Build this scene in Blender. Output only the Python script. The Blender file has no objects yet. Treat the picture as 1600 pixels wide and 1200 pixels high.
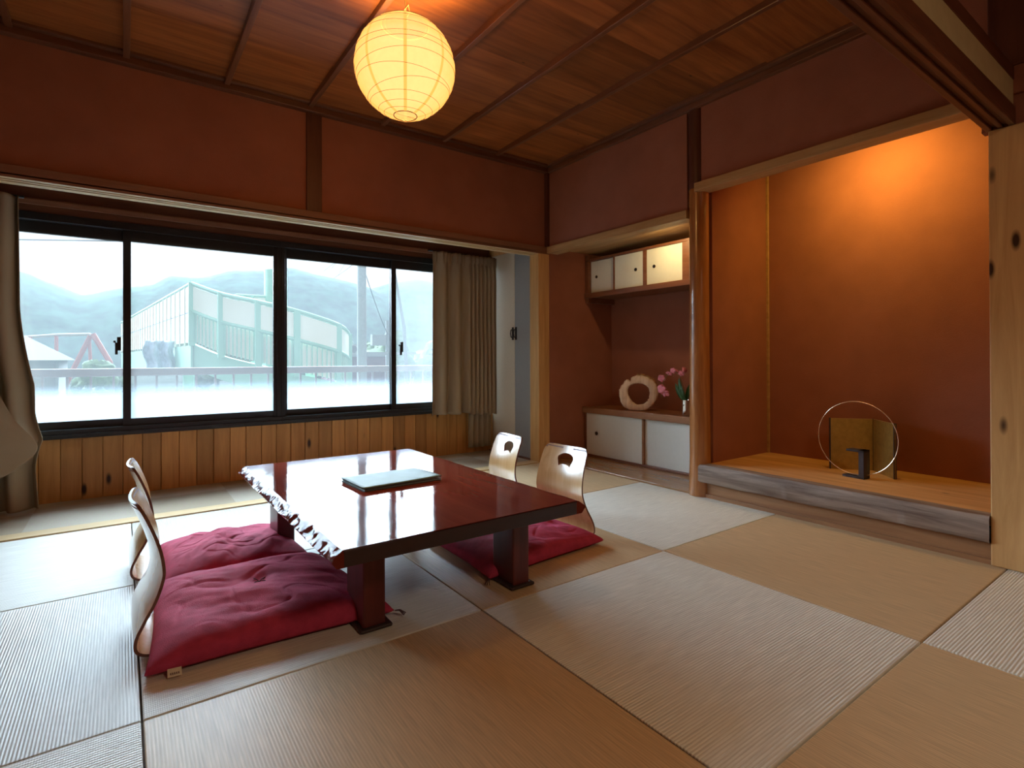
import bpy, bmesh, math, random
from mathutils import Vector, Matrix, noise
random.seed(7)
PI = math.pi
S = bpy.context.scene
COL = S.collection

# ---------------------------------------------------------------- camera
F_PX, CX, CY, TH, PITCH, ROLL = 841.6, 800.0, 557.56, 0.62553, -0.00393, 0.00309
cd = bpy.data.cameras.new('camera')
cd.sensor_fit = 'HORIZONTAL'; cd.sensor_width = 36.0
cd.lens = F_PX / 1600 * 36
cd.shift_x = 0.0
cd.shift_y = -(600 - CY) / 1600
cd.clip_start = 0.02; cd.clip_end = 2000
cam = bpy.data.objects.new('camera', cd); COL.objects.link(cam)
cam.location = (0, 0, 0.84)
cam.matrix_world = Matrix.Translation((0, 0, 0.84)) @ Matrix.Rotation(-TH, 4, 'Z') @ Matrix.Rotation(PI/2 - PITCH, 4, 'X') @ Matrix.Rotation(-ROLL, 4, 'Z')
S.camera = cam

# ---------------------------------------------------------------- light
S.view_settings.view_transform = 'Standard'
S.view_settings.look = 'None'
S.view_settings.exposure = 0.95
S.view_settings.gamma = 1.0
S.view_settings.use_curve_mapping = False
S.cycles.use_denoising = True
S.cycles.max_bounces = 10
S.cycles.diffuse_bounces = 5
S.cycles.glossy_bounces = 4
S.cycles.transparent_max_bounces = 24
S.cycles.volume_bounces = 1
S.cycles.sample_clamp_indirect = 6.0
S.cycles.caustics_refractive = False
S.cycles.caustics_reflective = False

w = bpy.data.worlds.new('sky'); S.world = w; w.use_nodes = True
wn = w.node_tree; bgn = wn.nodes['Background']
tc = wn.nodes.new('ShaderNodeTexCoord'); nz = wn.nodes.new('ShaderNodeTexNoise'); cr = wn.nodes.new('ShaderNodeValToRGB')
nz.inputs['Scale'].default_value = 2.5; nz.inputs['Detail'].default_value = 4
cr.color_ramp.elements[0].position = .3; cr.color_ramp.elements[0].color = (.74, .86, .95, 1)
cr.color_ramp.elements[1].position = .7; cr.color_ramp.elements[1].color = (.88, .95, 1, 1)
wn.links.new(tc.outputs['Generated'], nz.inputs['Vector']); wn.links.new(nz.outputs['Fac'], cr.inputs['Fac']); wn.links.new(cr.outputs['Color'], bgn.inputs['Color'])
bgn.inputs['Strength'].default_value = .50

def light(name, kind, loc, energy, color, size=.3, size_y=None, rot=None, angle=None, spot=None):
    d = bpy.data.lights.new(name, kind); d.energy = energy; d.color = color
    if kind == 'AREA':
        d.size = size
        if size_y: d.shape = 'RECTANGLE'; d.size_y = size_y
    elif kind in ('POINT', 'SPOT'): d.shadow_soft_size = size
    if angle: d.angle = angle
    o = bpy.data.objects.new(name, d); COL.objects.link(o); o.location = loc
    if rot: o.rotation_euler = rot
    return o
# bright overcast sky glow standing above the hills in front of the window
sun_dir = Vector((-0.02, -1.0, -0.42)).normalized()
sun = light('overcast_sun', 'SUN', (0, 12, 9), 21.0, (.64, .84, 1.0), angle=math.radians(88))
sun.rotation_euler = sun_dir.to_track_quat('-Z', 'Y').to_euler()
# hidden lamps behind the lintels of the alcove and of the shelf niche, unseen fill light added near the next room's ceiling
light('alcove_lamp', 'AREA', (3.17, 1.22, 2.04), 4.6, (1, .60, .11), size=.06, size_y=.22, rot=(0, math.radians(-40), 0))
light('niche_lamp', 'AREA', (2.955, 2.42, 1.730), 1.3, (1, .70, .30), size=.04, size_y=.25, rot=(0, math.radians(-50), 0))
light('next_room_fill', 'AREA', (0.9, -1.1, 2.25), 11, (1, .74, .48), size=.5, size_y=.5)

# ---------------------------------------------------------------- materials
def new_mat(name):
    m = bpy.data.materials.new(name); m.use_nodes = True
    nt = m.node_tree; b = nt.nodes['Principled BSDF']
    return m, nt, b
def plain(name, col, rough=.6, metal=0, spec=.5, bump=None, var=0.0, vscale=20, coat=0):
    m, nt, b = new_mat(name)
    b.inputs['Roughness'].default_value = rough; b.inputs['Metallic'].default_value = metal
    b.inputs['Specular IOR Level'].default_value = spec; b.inputs['Coat Weight'].default_value = coat
    t = nt.nodes.new('ShaderNodeTexCoord'); n = nt.nodes.new('ShaderNodeTexNoise')
    n.inputs['Scale'].default_value = vscale; n.inputs['Detail'].default_value = 5
    nt.links.new(t.outputs['Object'], n.inputs['Vector'])
    r = nt.nodes.new('ShaderNodeValToRGB')
    r.color_ramp.elements[0].position = .3; r.color_ramp.elements[1].position = .7
    r.color_ramp.elements[0].color = (*[c*(1-var) for c in col], 1); r.color_ramp.elements[1].color = (*[min(1, c*(1+var)) for c in col], 1)
    nt.links.new(n.outputs['Fac'], r.inputs['Fac']); nt.links.new(r.outputs['Color'], b.inputs['Base Color'])
    if bump:
        n2 = nt.nodes.new('ShaderNodeTexNoise'); n2.inputs['Scale'].default_value = bump[1]; n2.inputs['Detail'].default_value = 3
        nt.links.new(t.outputs['Object'], n2.inputs['Vector'])
        bp = nt.nodes.new('ShaderNodeBump'); bp.inputs['Strength'].default_value = bump[0]; bp.inputs['Distance'].default_value = .004
        nt.links.new(n2.outputs['Fac'], bp.inputs['Height']); nt.links.new(bp.outputs['Normal'], b.inputs['Normal'])
    return m
def wood(name, c1, c2, axis='X', scale=1.0, rough=.5, knots=0.0, board=None, spec=.4, coat=0, contrast=(.3, .72)):
    """axis: direction of the grain. board=(axis, width, amount): colour shift per board."""
    m, nt, b = new_mat(name); L = nt.links.new
    t = nt.nodes.new('ShaderNodeTexCoord'); mp = nt.nodes.new('ShaderNodeMapping')
    L(t.outputs['Object'], mp.inputs['Vector'])
    sc = {'X': (1.2, 16, 16), 'Y': (16, 1.2, 16), 'Z': (16, 16, 1.2)}[axis]
    mp.inputs['Scale'].default_value = [s*scale for s in sc]
    n = nt.nodes.new('ShaderNodeTexNoise'); n.inputs['Scale'].default_value = 1.6; n.inputs['Detail'].default_value = 7; n.inputs['Roughness'].default_value = .62
    n.inputs['Distortion'].default_value = .6
    vec = mp.outputs['Vector']
    if board:
        sx = nt.nodes.new('ShaderNodeSeparateXYZ'); L(t.outputs['Object'], sx.inputs[0])
        dv = nt.nodes.new('ShaderNodeMath'); dv.operation = 'DIVIDE'; dv.inputs[1].default_value = board[1]; L(sx.outputs[board[0]], dv.inputs[0])
        ad = nt.nodes.new('ShaderNodeMath'); ad.operation = 'ADD'; ad.inputs[1].default_value = board[3] if len(board) > 3 else 0; L(dv.outputs[0], ad.inputs[0])
        fl = nt.nodes.new('ShaderNodeMath'); fl.operation = 'FLOOR'; L(ad.outputs[0], fl.inputs[0])
        wnz = nt.nodes.new('ShaderNodeTexWhiteNoise'); wnz.noise_dimensions = '1D'; L(fl.outputs[0], wnz.inputs['W'])
        va = nt.nodes.new('ShaderNodeVectorMath'); va.operation = 'MULTIPLY_ADD'; va.inputs[1].default_value = (9, 9, 9)
        L(wnz.outputs['Color'], va.inputs[0]); L(mp.outputs['Vector'], va.inputs[2]); vec = va.outputs[0]
    L(vec, n.inputs['Vector'])
    r = nt.nodes.new('ShaderNodeValToRGB')
    r.color_ramp.elements[0].position = contrast[0]; r.color_ramp.elements[1].position = contrast[1]
    r.color_ramp.elements[0].color = (*c1, 1); r.color_ramp.elements[1].color = (*c2, 1)
    L(n.outputs['Fac'], r.inputs['Fac'])
    out = r.outputs['Color']
    if board:
        hs = nt.nodes.new('ShaderNodeHueSaturation'); mr = nt.nodes.new('ShaderNodeMapRange')
        mr.inputs['To Min'].default_value = 1-board[2]; mr.inputs['To Max'].default_value = 1+board[2]
        L(wnz.outputs['Value'], mr.inputs['Value']); L(mr.outputs[0], hs.inputs['Value']); L(out, hs.inputs['Color']); out = hs.outputs['Color']
    if knots:
        v = nt.nodes.new('ShaderNodeTexVoronoi'); v.inputs['Scale'].default_value = 1
        m2 = nt.nodes.new('ShaderNodeMapping'); L(t.outputs['Object'], m2.inputs['Vector'])
        m2.inputs['Scale'].default_value = {'X': (3.2, 8.5, 8.5), 'Y': (8.5, 3.2, 8.5), 'Z': (8.5, 8.5, 3.2)}[axis]
        m2.inputs['Location'].default_value = (.37, .21, .63)
        L(m2.outputs['Vector'], v.inputs['Vector'])
        kr = nt.nodes.new('ShaderNodeValToRGB'); kr.color_ramp.elements[0].position = knots*.45; kr.color_ramp.elements[1].position = knots
        kr.color_ramp.elements[0].color = (*[c*.16 for c in c1], 1); kr.color_ramp.elements[1].color = (1, 1, 1, 1)
        L(v.outputs['Distance'], kr.inputs['Fac'])
        mx = nt.nodes.new('ShaderNodeMix'); mx.data_type = 'RGBA'; mx.blend_type = 'MULTIPLY'; mx.inputs['Factor'].default_value = 1
        L(out, mx.inputs['A']); L(kr.outputs['Color'], mx.inputs['B']); out = mx.outputs['Result']
    L(out, b.inputs['Base Color'])
    b.inputs['Roughness'].default_value = rough; b.inputs['Specular IOR Level'].default_value = spec; b.inputs['Coat Weight'].default_value = coat; b.inputs['Coat Roughness'].default_value = rough*.8
    bp = nt.nodes.new('ShaderNodeBump'); bp.inputs['Strength'].default_value = .15; bp.inputs['Distance'].default_value = .002
    L(n.outputs['Fac'], bp.inputs['Height']); L(bp.outputs['Normal'], b.inputs['Normal'])
    return m
def emit(name, col, strength):
    m, nt, b = new_mat(name); nt.nodes.remove(b)
    e = nt.nodes.new('ShaderNodeEmission'); e.inputs['Color'].default_value = (*col, 1); e.inputs['Strength'].default_value = strength
    nt.links.new(e.outputs[0], nt.nodes['Material Output'].inputs['Surface']); return m
def tatami(name, col, axis, bump=.4, rib=.70):
    """rush weave: ribs run along the given axis"""
    m, nt, b = new_mat(name); L = nt.links.new
    t = nt.nodes.new('ShaderNodeTexCoord'); wv = nt.nodes.new('ShaderNodeTexWave')
    wv.bands_direction = 'Y' if axis == 'X' else 'X'; wv.inputs['Scale'].default_value = 37 if axis == 'X' else 44; wv.inputs['Distortion'].default_value = .25
    wv.inputs['Detail'].default_value = 2; wv.inputs['Detail Scale'].default_value = 3
    L(t.outputs['Object'], wv.inputs['Vector'])
    w2 = nt.nodes.new('ShaderNodeTexWave'); w2.bands_direction = 'X' if axis == 'X' else 'Y'; w2.inputs['Scale'].default_value = 70; L(t.outputs['Object'], w2.inputs['Vector'])
    mp = nt.nodes.new('ShaderNodeMapping'); mp.inputs['Scale'].default_value = (3, 60, 1) if axis == 'X' else (60, 3, 1); L(t.outputs['Object'], mp.inputs['Vector'])
    n = nt.nodes.new('ShaderNodeTexNoise'); n.inputs['Scale'].default_value = 3; n.inputs['Detail'].default_value = 5; L(mp.outputs['Vector'], n.inputs['Vector'])
    r = nt.nodes.new('ShaderNodeValToRGB'); r.color_ramp.elements[0].position = .3; r.color_ramp.elements[1].position = .7
    r.color_ramp.elements[0].color = (*[c*.84 for c in col], 1); r.color_ramp.elements[1].color = (*[c*1.12 for c in col], 1)
    L(n.outputs['Fac'], r.inputs['Fac'])
    wr = nt.nodes.new('ShaderNodeValToRGB'); wr.color_ramp.elements[0].position = 0; wr.color_ramp.elements[1].position = .5
    wr.color_ramp.elements[0].color = (rib, rib*.98, rib*.93, 1); wr.color_ramp.elements[1].color = (1, 1, 1, 1)
    L(wv.outputs['Fac'], wr.inputs['Fac'])
    mx = nt.nodes.new('ShaderNodeMix'); mx.data_type = 'RGBA'; mx.blend_type = 'MULTIPLY'; mx.inputs['Factor'].default_value = 1
    L(r.outputs['Color'], mx.inputs['A']); L(wr.outputs['Color'], mx.inputs['B']); L(mx.outputs['Result'], b.inputs['Base Color'])
    ad = nt.nodes.new('ShaderNodeMath'); ad.operation = 'MULTIPLY_ADD'; ad.inputs[1].default_value = .2; L(w2.outputs['Fac'], ad.inputs[0]); L(wv.outputs['Fac'], ad.inputs[2])
    bp = nt.nodes.new('ShaderNodeBump'); bp.inputs['Strength'].default_value = bump; bp.inputs['Distance'].default_value = .0025
    L(ad.outputs[0], bp.inputs['Height']); L(bp.outputs['Normal'], b.inputs['Normal'])
    b.inputs['Roughness'].default_value = .45; b.inputs['Specular IOR Level'].default_value = .6
    if rib < .8:
        b.inputs['Sheen Weight'].default_value = .22; b.inputs['Sheen Roughness'].default_value = .45
    return m

M = {}
light('lantern_bulb', 'POINT', (.92, 2.0, 2.085), 24, (1, .60, .17), size=.03)
M['plaster'] = plain('terracotta_plaster', (.315, .122, .075), .92, bump=(.35, 260), var=.07, vscale=6, spec=.15)
M['cream_plaster'] = plain('khaki_plaster', (.50, .42, .24), .9, bump=(.2, 200), var=.05, spec=.2)
M['ceiling'] = wood('ceiling_cedar', (.16, .044, .011), (.38, .125, .032), 'X', .8, .42, knots=.05, board=(1, .46, .22), spec=.5)
M['dark_wood'] = wood('dark_stained_wood', (.085, .028, .014), (.17, .062, .03), 'X', 1, .4, spec=.5)
M['dark_wood_y'] = wood('dark_stained_wood_y', (.12, .044, .022), (.22, .088, .045), 'Y', 1, .28, spec=.5)
M['dark_wood_z'] = wood('dark_brown_wood_z', (.07, .020, .012), (.12, .038, .020), 'Z', 1, .4, spec=.5)
M['kamoi'] = wood('lintel_wood_x', (.19, .085, .050), (.27, .13, .075), 'X', 1, .55)
M['kamoi_y'] = wood('lintel_wood_y', (.34, .19, .07), (.52, .32, .14), 'Y', 1, .45)
M['pillar'] = wood('knotty_pine_pillar', (.44, .23, .075), (.66, .40, .17), 'Z', .7, .5, knots=.15)
M['corner_post'] = wood('light_pine_post', (.50, .27, .085), (.70, .42, .17), 'Z', 1, .5, knots=.07)
M['wainscot'] = wood('pine_wainscot', (.42, .185, .050), (.66, .33, .10), 'Z', .8, .5, knots=.15, board=(0, .1, .22))
M['log'] = wood('polished_log_post', (.26, .088, .024), (.50, .215, .062), 'Z', 1, .22, spec=.7, coat=.4)
M['toko_floor'] = wood('alcove_board', (.50, .25, .09), (.74, .44, .20), 'Y', .7, .45, knots=.06)
M['driftwood'] = wood('weathered_sill', (.13, .085, .065), (.33, .25, .20), 'Y', 1.4, .6, contrast=(.35, .66))
M['toko_base'] = wood('alcove_base', (.22, .10, .045), (.36, .18, .08), 'Y', 1, .5)
M['niche_floor'] = wood('glossy_niche_board', (.23, .115, .045), (.36, .19, .08), 'Y', 1, .22, spec=.7)
M['shelf'] = wood('cabinet_wood', (.15, .055, .026), (.25, .10, .05), 'Y', 1, .35)
M['shelf_top'] = wood('cabinet_top_wood', (.24, .10, .045), (.38, .18, .08), 'Y', 1, .3)
M['threshold'] = wood('threshold_wood', (.52, .36, .17), (.70, .52, .28), 'X', 1, .42, knots=.05)
M['door_paper'] = plain('white_cabinet_panel', (.74, .76, .70), .55, var=.015, vscale=40)
M['door_cream'] = plain('cream_closet_panel', (.66, .58, .44), .6, var=.03, vscale=60)
M['door_grey'] = plain('grey_closet_panel', (.30, .31, .31), .6, var=.03, vscale=60)
M['black_metal'] = plain('black_aluminium', (.012, .013, .016), .35, spec=.5)
M['dark_pull'] = plain('dark_recessed_pull', (.03, .022, .02), .4, metal=.5)
M['brass'] = plain('aged_brass', (.45, .34, .20), .35, metal=1)
M['silver'] = plain('polished_silver', (.8, .8, .8), .12, metal=1)
M['curtain'] = None
M['cushion'] = plain('crimson_cotton', (.46, .045, .105), .8, bump=(.5, 420), var=.16, vscale=26, spec=.2)
M['tassel'] = plain('dark_cord', (.07, .03, .04), .8)
M['tag'] = plain('cream_label', (.72, .64, .50), .7, var=.1, vscale=90)
M['ink'] = plain('label_ink', (.12, .06, .05), .7)
M['chair'] = wood('bent_plywood_back', (.50, .27, .095), (.64, .38, .155), 'Z', 1.4, .25, spec=.9, coat=1.0)
M['chair_edge'] = plain('plywood_edge', (.17, .065, .035), .5, var=.2, vscale=60)
M['lacquer'] = wood('red_lacquer_wood', (.105, .016, .011), (.21, .042, .024), 'Y', .35, .06, spec=.06, coat=0)
M['lacquer_edge_shaded'] = wood('shaded_lacquer_edge', (.016, .006, .010), (.034, .010, .014), 'X', 1, .28, spec=.6)  # end grain, its backlit shade put into a darker lacquer colour
M['leg_wood'] = wood('dark_red_leg', (.075, .012, .012), (.14, .025, .022), 'Z', 1, .35, spec=.5)
M['menu'] = plain('grey_green_cover', (.13, .19, .19), .5, var=.08, spec=.1)
M['paper'] = plain('paper_edges', (.55, .60, .58), .6)
M['gold'] = plain('gold_leaf', (.46, .30, .075), .42, metal=.75, bump=(.25, 60), var=.12, vscale=40)
M['black_wood'] = plain('black_stained_block', (.035, .022, .022), .5)
M['ring_metal'] = plain('pale_brass_ring', (.86, .72, .55), .25, metal=.8)
M['ring_wood'] = wood('bleached_root_wood', (.60, .42, .29), (.90, .74, .58), 'Z', 1.5, .6)
M['bark'] = plain('rough_bark', (.34, .17, .06), .85, bump=(.8, 60), var=.35, vscale=40)
M['petal'] = plain('pink_petal', (.82, .28, .36), .6, var=.18, vscale=30)
M['leaf'] = plain('dark_leaf', (.03, .10, .03), .4)
M['stem'] = plain('olive_stem', (.20, .17, .06), .6)
M['carpet'] = None
M['back_plaster'] = plain('next_room_plaster', (.50, .30, .18), .9, var=.05, spec=.15)
M['mat_sheen_x'] = tatami('tatami_sheen_ribs_x', (.80, .81, .75), 'X', .35, .80)  # paler colour carries the window sheen on these ribs
M['mat_dark_y'] = tatami('tatami_tan_ribs_y', (.62, .455, .27), 'Y', .10, .92)  # same kind of mat, darker colour where the ribs catch less light
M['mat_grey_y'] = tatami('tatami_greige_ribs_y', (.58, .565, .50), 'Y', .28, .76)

def curtain_mat():
    m, nt, b = new_mat('beige_linen'); L = nt.links.new
    b.inputs['Base Color'].default_value = (.40, .315, .21, 1); b.inputs['Roughness'].default_value = .85; b.inputs['Specular IOR Level'].default_value = .15
    t = nt.nodes.new('ShaderNodeTexCoord'); n = nt.nodes.new('ShaderNodeTexNoise'); n.inputs['Scale'].default_value = 300; L(t.outputs['Object'], n.inputs['Vector'])
    bp = nt.nodes.new('ShaderNodeBump'); bp.inputs['Strength'].default_value = .25; bp.inputs['Distance'].default_value = .002; L(n.outputs['Fac'], bp.inputs['Height']); L(bp.outputs['Normal'], b.inputs['Normal'])
    tr = nt.nodes.new('ShaderNodeBsdfTranslucent'); tr.inputs['Color'].default_value = (.30, .22, .13, 1)
    mx = nt.nodes.new('ShaderNodeMixShader'); mx.inputs[0].default_value = .12
    L(b.outputs[0], mx.inputs[1]); L(tr.outputs[0], mx.inputs[2]); L(mx.outputs[0], nt.nodes['Material Output'].inputs['Surface'])
    return m
M['curtain'] = curtain_mat()
def carpet_mat():
    m, nt, b = new_mat('woven_floor_squares'); L = nt.links.new
    t = nt.nodes.new('ShaderNodeTexCoord'); mp = nt.nodes.new('ShaderNodeMapping'); mp.inputs['Location'].default_value = (.40, -.17, 0.5)
    L(t.outputs['Object'], mp.inputs['Vector'])
    ck = nt.nodes.new('ShaderNodeTexChecker'); ck.inputs['Scale'].default_value = 1/.47; ck.inputs['Color1'].default_value = (.36, .29, .20, 1); ck.inputs['Color2'].default_value = (.44, .385, .30, 1)
    L(mp.outputs['Vector'], ck.inputs['Vector']); 
    n = nt.nodes.new('ShaderNodeTexNoise'); n.inputs['Scale'].default_value = 220; L(t.outputs['Object'], n.inputs['Vector'])
    mx = nt.nodes.new('ShaderNodeMix'); mx.data_type = 'RGBA'; mx.blend_type = 'OVERLAY'; mx.inputs['Factor'].default_value = .35
    L(ck.outputs['Color'], mx.inputs['A']); L(n.outputs['Color'], mx.inputs['B']); L(mx.outputs['Result'], b.inputs['Base Color'])
    b.inputs['Roughness'].default_value = .8
    return m
M['carpet'] = carpet_mat()
def pane_mat(name, f0):  # haze and glare of the view put into the panes as a white veil
    m, nt, b = new_mat(name); nt.nodes.remove(b); L = nt.links.new
    tp = nt.nodes.new('ShaderNodeBsdfTransparent'); tl = nt.nodes.new('ShaderNodeBsdfTranslucent'); tl.inputs['Color'].default_value = (.92, .97, 1, 1)
    gl = nt.nodes.new('ShaderNodeBsdfGlossy'); gl.inputs['Roughness'].default_value = .02
    t = nt.nodes.new('ShaderNodeTexCoord'); n = nt.nodes.new('ShaderNodeTexNoise'); n.inputs['Scale'].default_value = 3; n.inputs['Detail'].default_value = 4; L(t.outputs['Object'], n.inputs['Vector'])
    mr = nt.nodes.new('ShaderNodeMapRange'); mr.inputs['To Min'].default_value = f0*.7; mr.inputs['To Max'].default_value = f0*1.3; L(n.outputs['Fac'], mr.inputs['Value'])
    mx = nt.nodes.new('ShaderNodeMixShader'); L(mr.outputs[0], mx.inputs[0]); L(tp.outputs[0], mx.inputs[1]); L(tl.outputs[0], mx.inputs[2])
    m2 = nt.nodes.new('ShaderNodeMixShader'); m2.inputs[0].default_value = .03; L(mx.outputs[0], m2.inputs[1]); L(gl.outputs[0], m2.inputs[2])
    L(m2.outputs[0], nt.nodes['Material Output'].inputs['Surface']); return m
M['pane'] = pane_mat('veiled_glass', .034)
M['pane_hazy'] = pane_mat('heavy_veil_glass', .06)
def film_mat():
    m, nt, b = new_mat('frosted_film'); nt.nodes.remove(b); L = nt.links.new
    tp = nt.nodes.new('ShaderNodeBsdfTransparent'); tl = nt.nodes.new('ShaderNodeBsdfTranslucent'); tl.inputs['Color'].default_value = (.26, .30, .33, 1)
    t = nt.nodes.new('ShaderNodeTexCoord'); sx = nt.nodes.new('ShaderNodeSeparateXYZ'); L(t.outputs['Object'], sx.inputs[0])
    mr = nt.nodes.new('ShaderNodeMapRange'); mr.interpolation_type = 'SMOOTHSTEP'
    mr.inputs['From Min'].default_value = .705; mr.inputs['From Max'].default_value = .575; mr.inputs['To Min'].default_value = 0; mr.inputs['To Max'].default_value = .97
    L(sx.outputs['Z'], mr.inputs['Value'])
    mx = nt.nodes.new('ShaderNodeMixShader'); L(mr.outputs[0], mx.inputs[0]); L(tp.outputs[0], mx.inputs[1]); L(tl.outputs[0], mx.inputs[2])
    L(mx.outputs[0], nt.nodes['Material Output'].inputs['Surface']); return m
M['film'] = film_mat()

# ---------------------------------------------------------------- mesh helpers
class MB:
    def __init__(self): self.v = []; self.f = []; self.e = []
    def add(self, vs, fs):
        o = len(self.v); self.v += [tuple(p) for p in vs]; self.f += [[i+o for i in f] for f in fs]; return self
    def box(self, x0, x1, y0, y1, z0, z1, R=None):
        vs = [Vector((x, y, z)) for x in (x0, x1) for y in (y0, y1) for z in (z0, z1)]
        if R is not None: vs = [R @ p for p in vs]
        return self.add(vs, [(0, 1, 3, 2), (4, 6, 7, 5), (0, 4, 5, 1), (2, 3, 7, 6), (0, 2, 6, 4), (1, 5, 7, 3)])
    def prism(self, poly, h, f):  # poly 2D list, f(a,b,t)->3D, t in (0,h)
        n = len(poly); vs = [f(a, b, 0) for a, b in poly] + [f(a, b, h) for a, b in poly]
        return self.add(vs, [list(range(n))[::-1], list(range(n, 2*n))] + [(i, (i+1) % n, n+(i+1) % n, n+i) for i in range(n)])
    def tube(self, pts, r, n=8, closed=False, caps=True):
        pts = [Vector(p) for p in pts]; N = len(pts); rs = r if isinstance(r, (list, tuple)) else [r]*N
        vs = []; up = None
        for i, p in enumerate(pts):
            a = pts[(i-1) % N] if (closed or i > 0) else p; b = pts[(i+1) % N] if (closed or i < N-1) else p
            d = (b-a).normalized()
            if up is None or abs(up.dot(d)) > .99: up = Vector((0, 0, 1)) if abs(d.z) < .9 else Vector((1, 0, 0))
            s = d.cross(up).normalized(); up = s.cross(d).normalized()
            for k in range(n):
                t = 2*PI*k/n; vs.append(p + (s*math.cos(t) + up*math.sin(t))*rs[i])
        fs = []
        for i in range(N if closed else N-1):
            j = (i+1) % N
            for k in range(n): fs.append((i*n+k, i*n+(k+1) % n, j*n+(k+1) % n, j*n+k))
        if not closed and caps: fs += [list(range(n))[::-1], [(N-1)*n+k for k in range(n)]]
        return self.add(vs, fs)
    def grid(self, fn, nu, nv, wrap=False):
        vs = [fn(i/(nu-1) if not wrap else i/nu, j/(nv-1)) for j in range(nv) for i in range(nu)]
        fs = []
        for j in range(nv-1):
            for i in range(nu if wrap else nu-1):
                k = (i+1) % nu; fs.append((j*nu+i, j*nu+k, (j+1)*nu+k, (j+1)*nu+i))
        return self.add(vs, fs)
    def build(self, name, mat, parent=None, smooth=False, bevel=0, seg=2, angle=40, solid=0):
        me = bpy.data.meshes.new(name); me.from_pydata(self.v, [], self.f); me.validate(); 
        bm = bmesh.new(); bm.from_mesh(me); bmesh.ops.recalc_face_normals(bm, faces=bm.faces); bm.to_mesh(me); bm.free()
        me.update()
        o = bpy.data.objects.new(name, me); COL.objects.link(o)
        if mat is not None: me.materials.append(mat)
        if smooth:
            for p in me.polygons: p.use_smooth = True
            me.set_sharp_from_angle(angle=math.radians(angle))
        if solid:
            s = o.modifiers.new('solid', 'SOLIDIFY'); s.thickness = solid; s.offset = 0
        if bevel:
            b = o.modifiers.new('bevel', 'BEVEL'); b.width = bevel; b.segments = seg; b.limit_method = 'ANGLE'; b.angle_limit = math.radians(35)
        if parent is not None: attach(o, parent)
        return o
def attach(o, parent):
    o.parent = parent
    p = parent; mt = Matrix.Identity(4); chain = []
    while p is not None: chain.append(p); p = p.parent
    for q in chain[::-1]:
        mt = mt @ q.matrix_parent_inverse @ q.matrix_basis if q.parent else q.matrix_basis.copy()
    o.matrix_parent_inverse = mt.inverted()
def tag(o, label=None, cat=None, group=None, kind=None):
    if label: o['label'] = label
    if cat: o['category'] = cat
    if group: o['group'] = group
    if kind: o['kind'] = kind
    return o
def thing(name, label, cat, loc=(0, 0, 0), rz=0, group=None):
    o = bpy.data.objects.new(name, None); COL.objects.link(o); o.empty_display_size = .05
    o.location = loc; o.rotation_euler = (0, 0, rz)
    return tag(o, label, cat, group)
def structure(o, label=None, cat=None): return tag(o, label, cat, None, 'structure')
def sroot(name, loc=(0, 0, 0), label=None, cat=None):
    o = bpy.data.objects.new(name, None); COL.objects.link(o); o.location = loc
    return structure(o, label, cat)
def copy_tree(o, parent=None):
    c = o.copy(); COL.objects.link(c)
    if parent is not None: c.parent = parent
    for ch in list(o.children): copy_tree(ch, c)
    return c
def rot(loc, rz):
    return Matrix.Translation(loc) @ Matrix.Rotation(rz, 4, 'Z')

# ---------------------------------------------------------------- key dimensions (metres)
X0, Y0, MAT = .036, .587, .9412
YK, YW, XR = 3.41, 4.156, 2.84        # kamoi plane, window plane, right wall plane
ZC, ZK = 2.36, 1.697
XL = -.93

# ================================================================ room shell
structure(MB().box(XL-.1, 4.0, -3.0, YW+.05, -.12, -.03).build('floor', M['toko_base']), 'dark wooden subfloor under the straw mats', 'floor')
structure(MB().box(XL, 2.75, YK+.10, YW+.045, -.03, .0).build('floor_window_strip', M['carpet']), 'woven beige floor squares under the windows', 'floor')
structure(MB().box(XL, 2.85, YK, YK+.10, -.03, .006).build('trim_1', M['threshold'], bevel=.003), 'pale wooden threshold strip between mats and window strip', 'threshold')
# window wall: wainscot, wall above and below
wb = MB()
k = -10
while -.0 + k*.1 < 2.75:
    x = k*.1
    if x > XL-.1: wb.box(max(x+.0015, XL), min(x+.0985, 2.75), YW+.005, YW+.03, 0, .375)
    k += 1
wb.box(XL, 2.75, YW+.02, YW+.05, 0, .375)
structure(wb.build('wall_back', M['wainscot'], bevel=.0015, seg=1), 'knotty pine boards under the windows', 'wainscot')
structure(MB().box(XL, 2.75, YW+.0, YW+.08, 1.735, 2.0).box(XL, 2.75, YW-.012, YW+.08, 1.70, 1.745).build('trim_2', M['dark_wood'], bevel=.002), 'dark boards above the windows', 'trim')
structure(MB().box(XL, 2.75, YW-.03, YW+.0, 1.742, 1.772).box(XL, 2.75, YW-.022, YW, 1.772, 1.779).build('trim_3', M['kamoi'], bevel=.002), 'thin light wooden rail above the windows', 'trim')
structure(MB().box(XL, 2.75, YK+.13, YW+.08, 1.90, 1.93).build('ceiling_window_strip', M['shelf_top']), 'low wooden ceiling over the window strip', 'ceiling')
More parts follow.
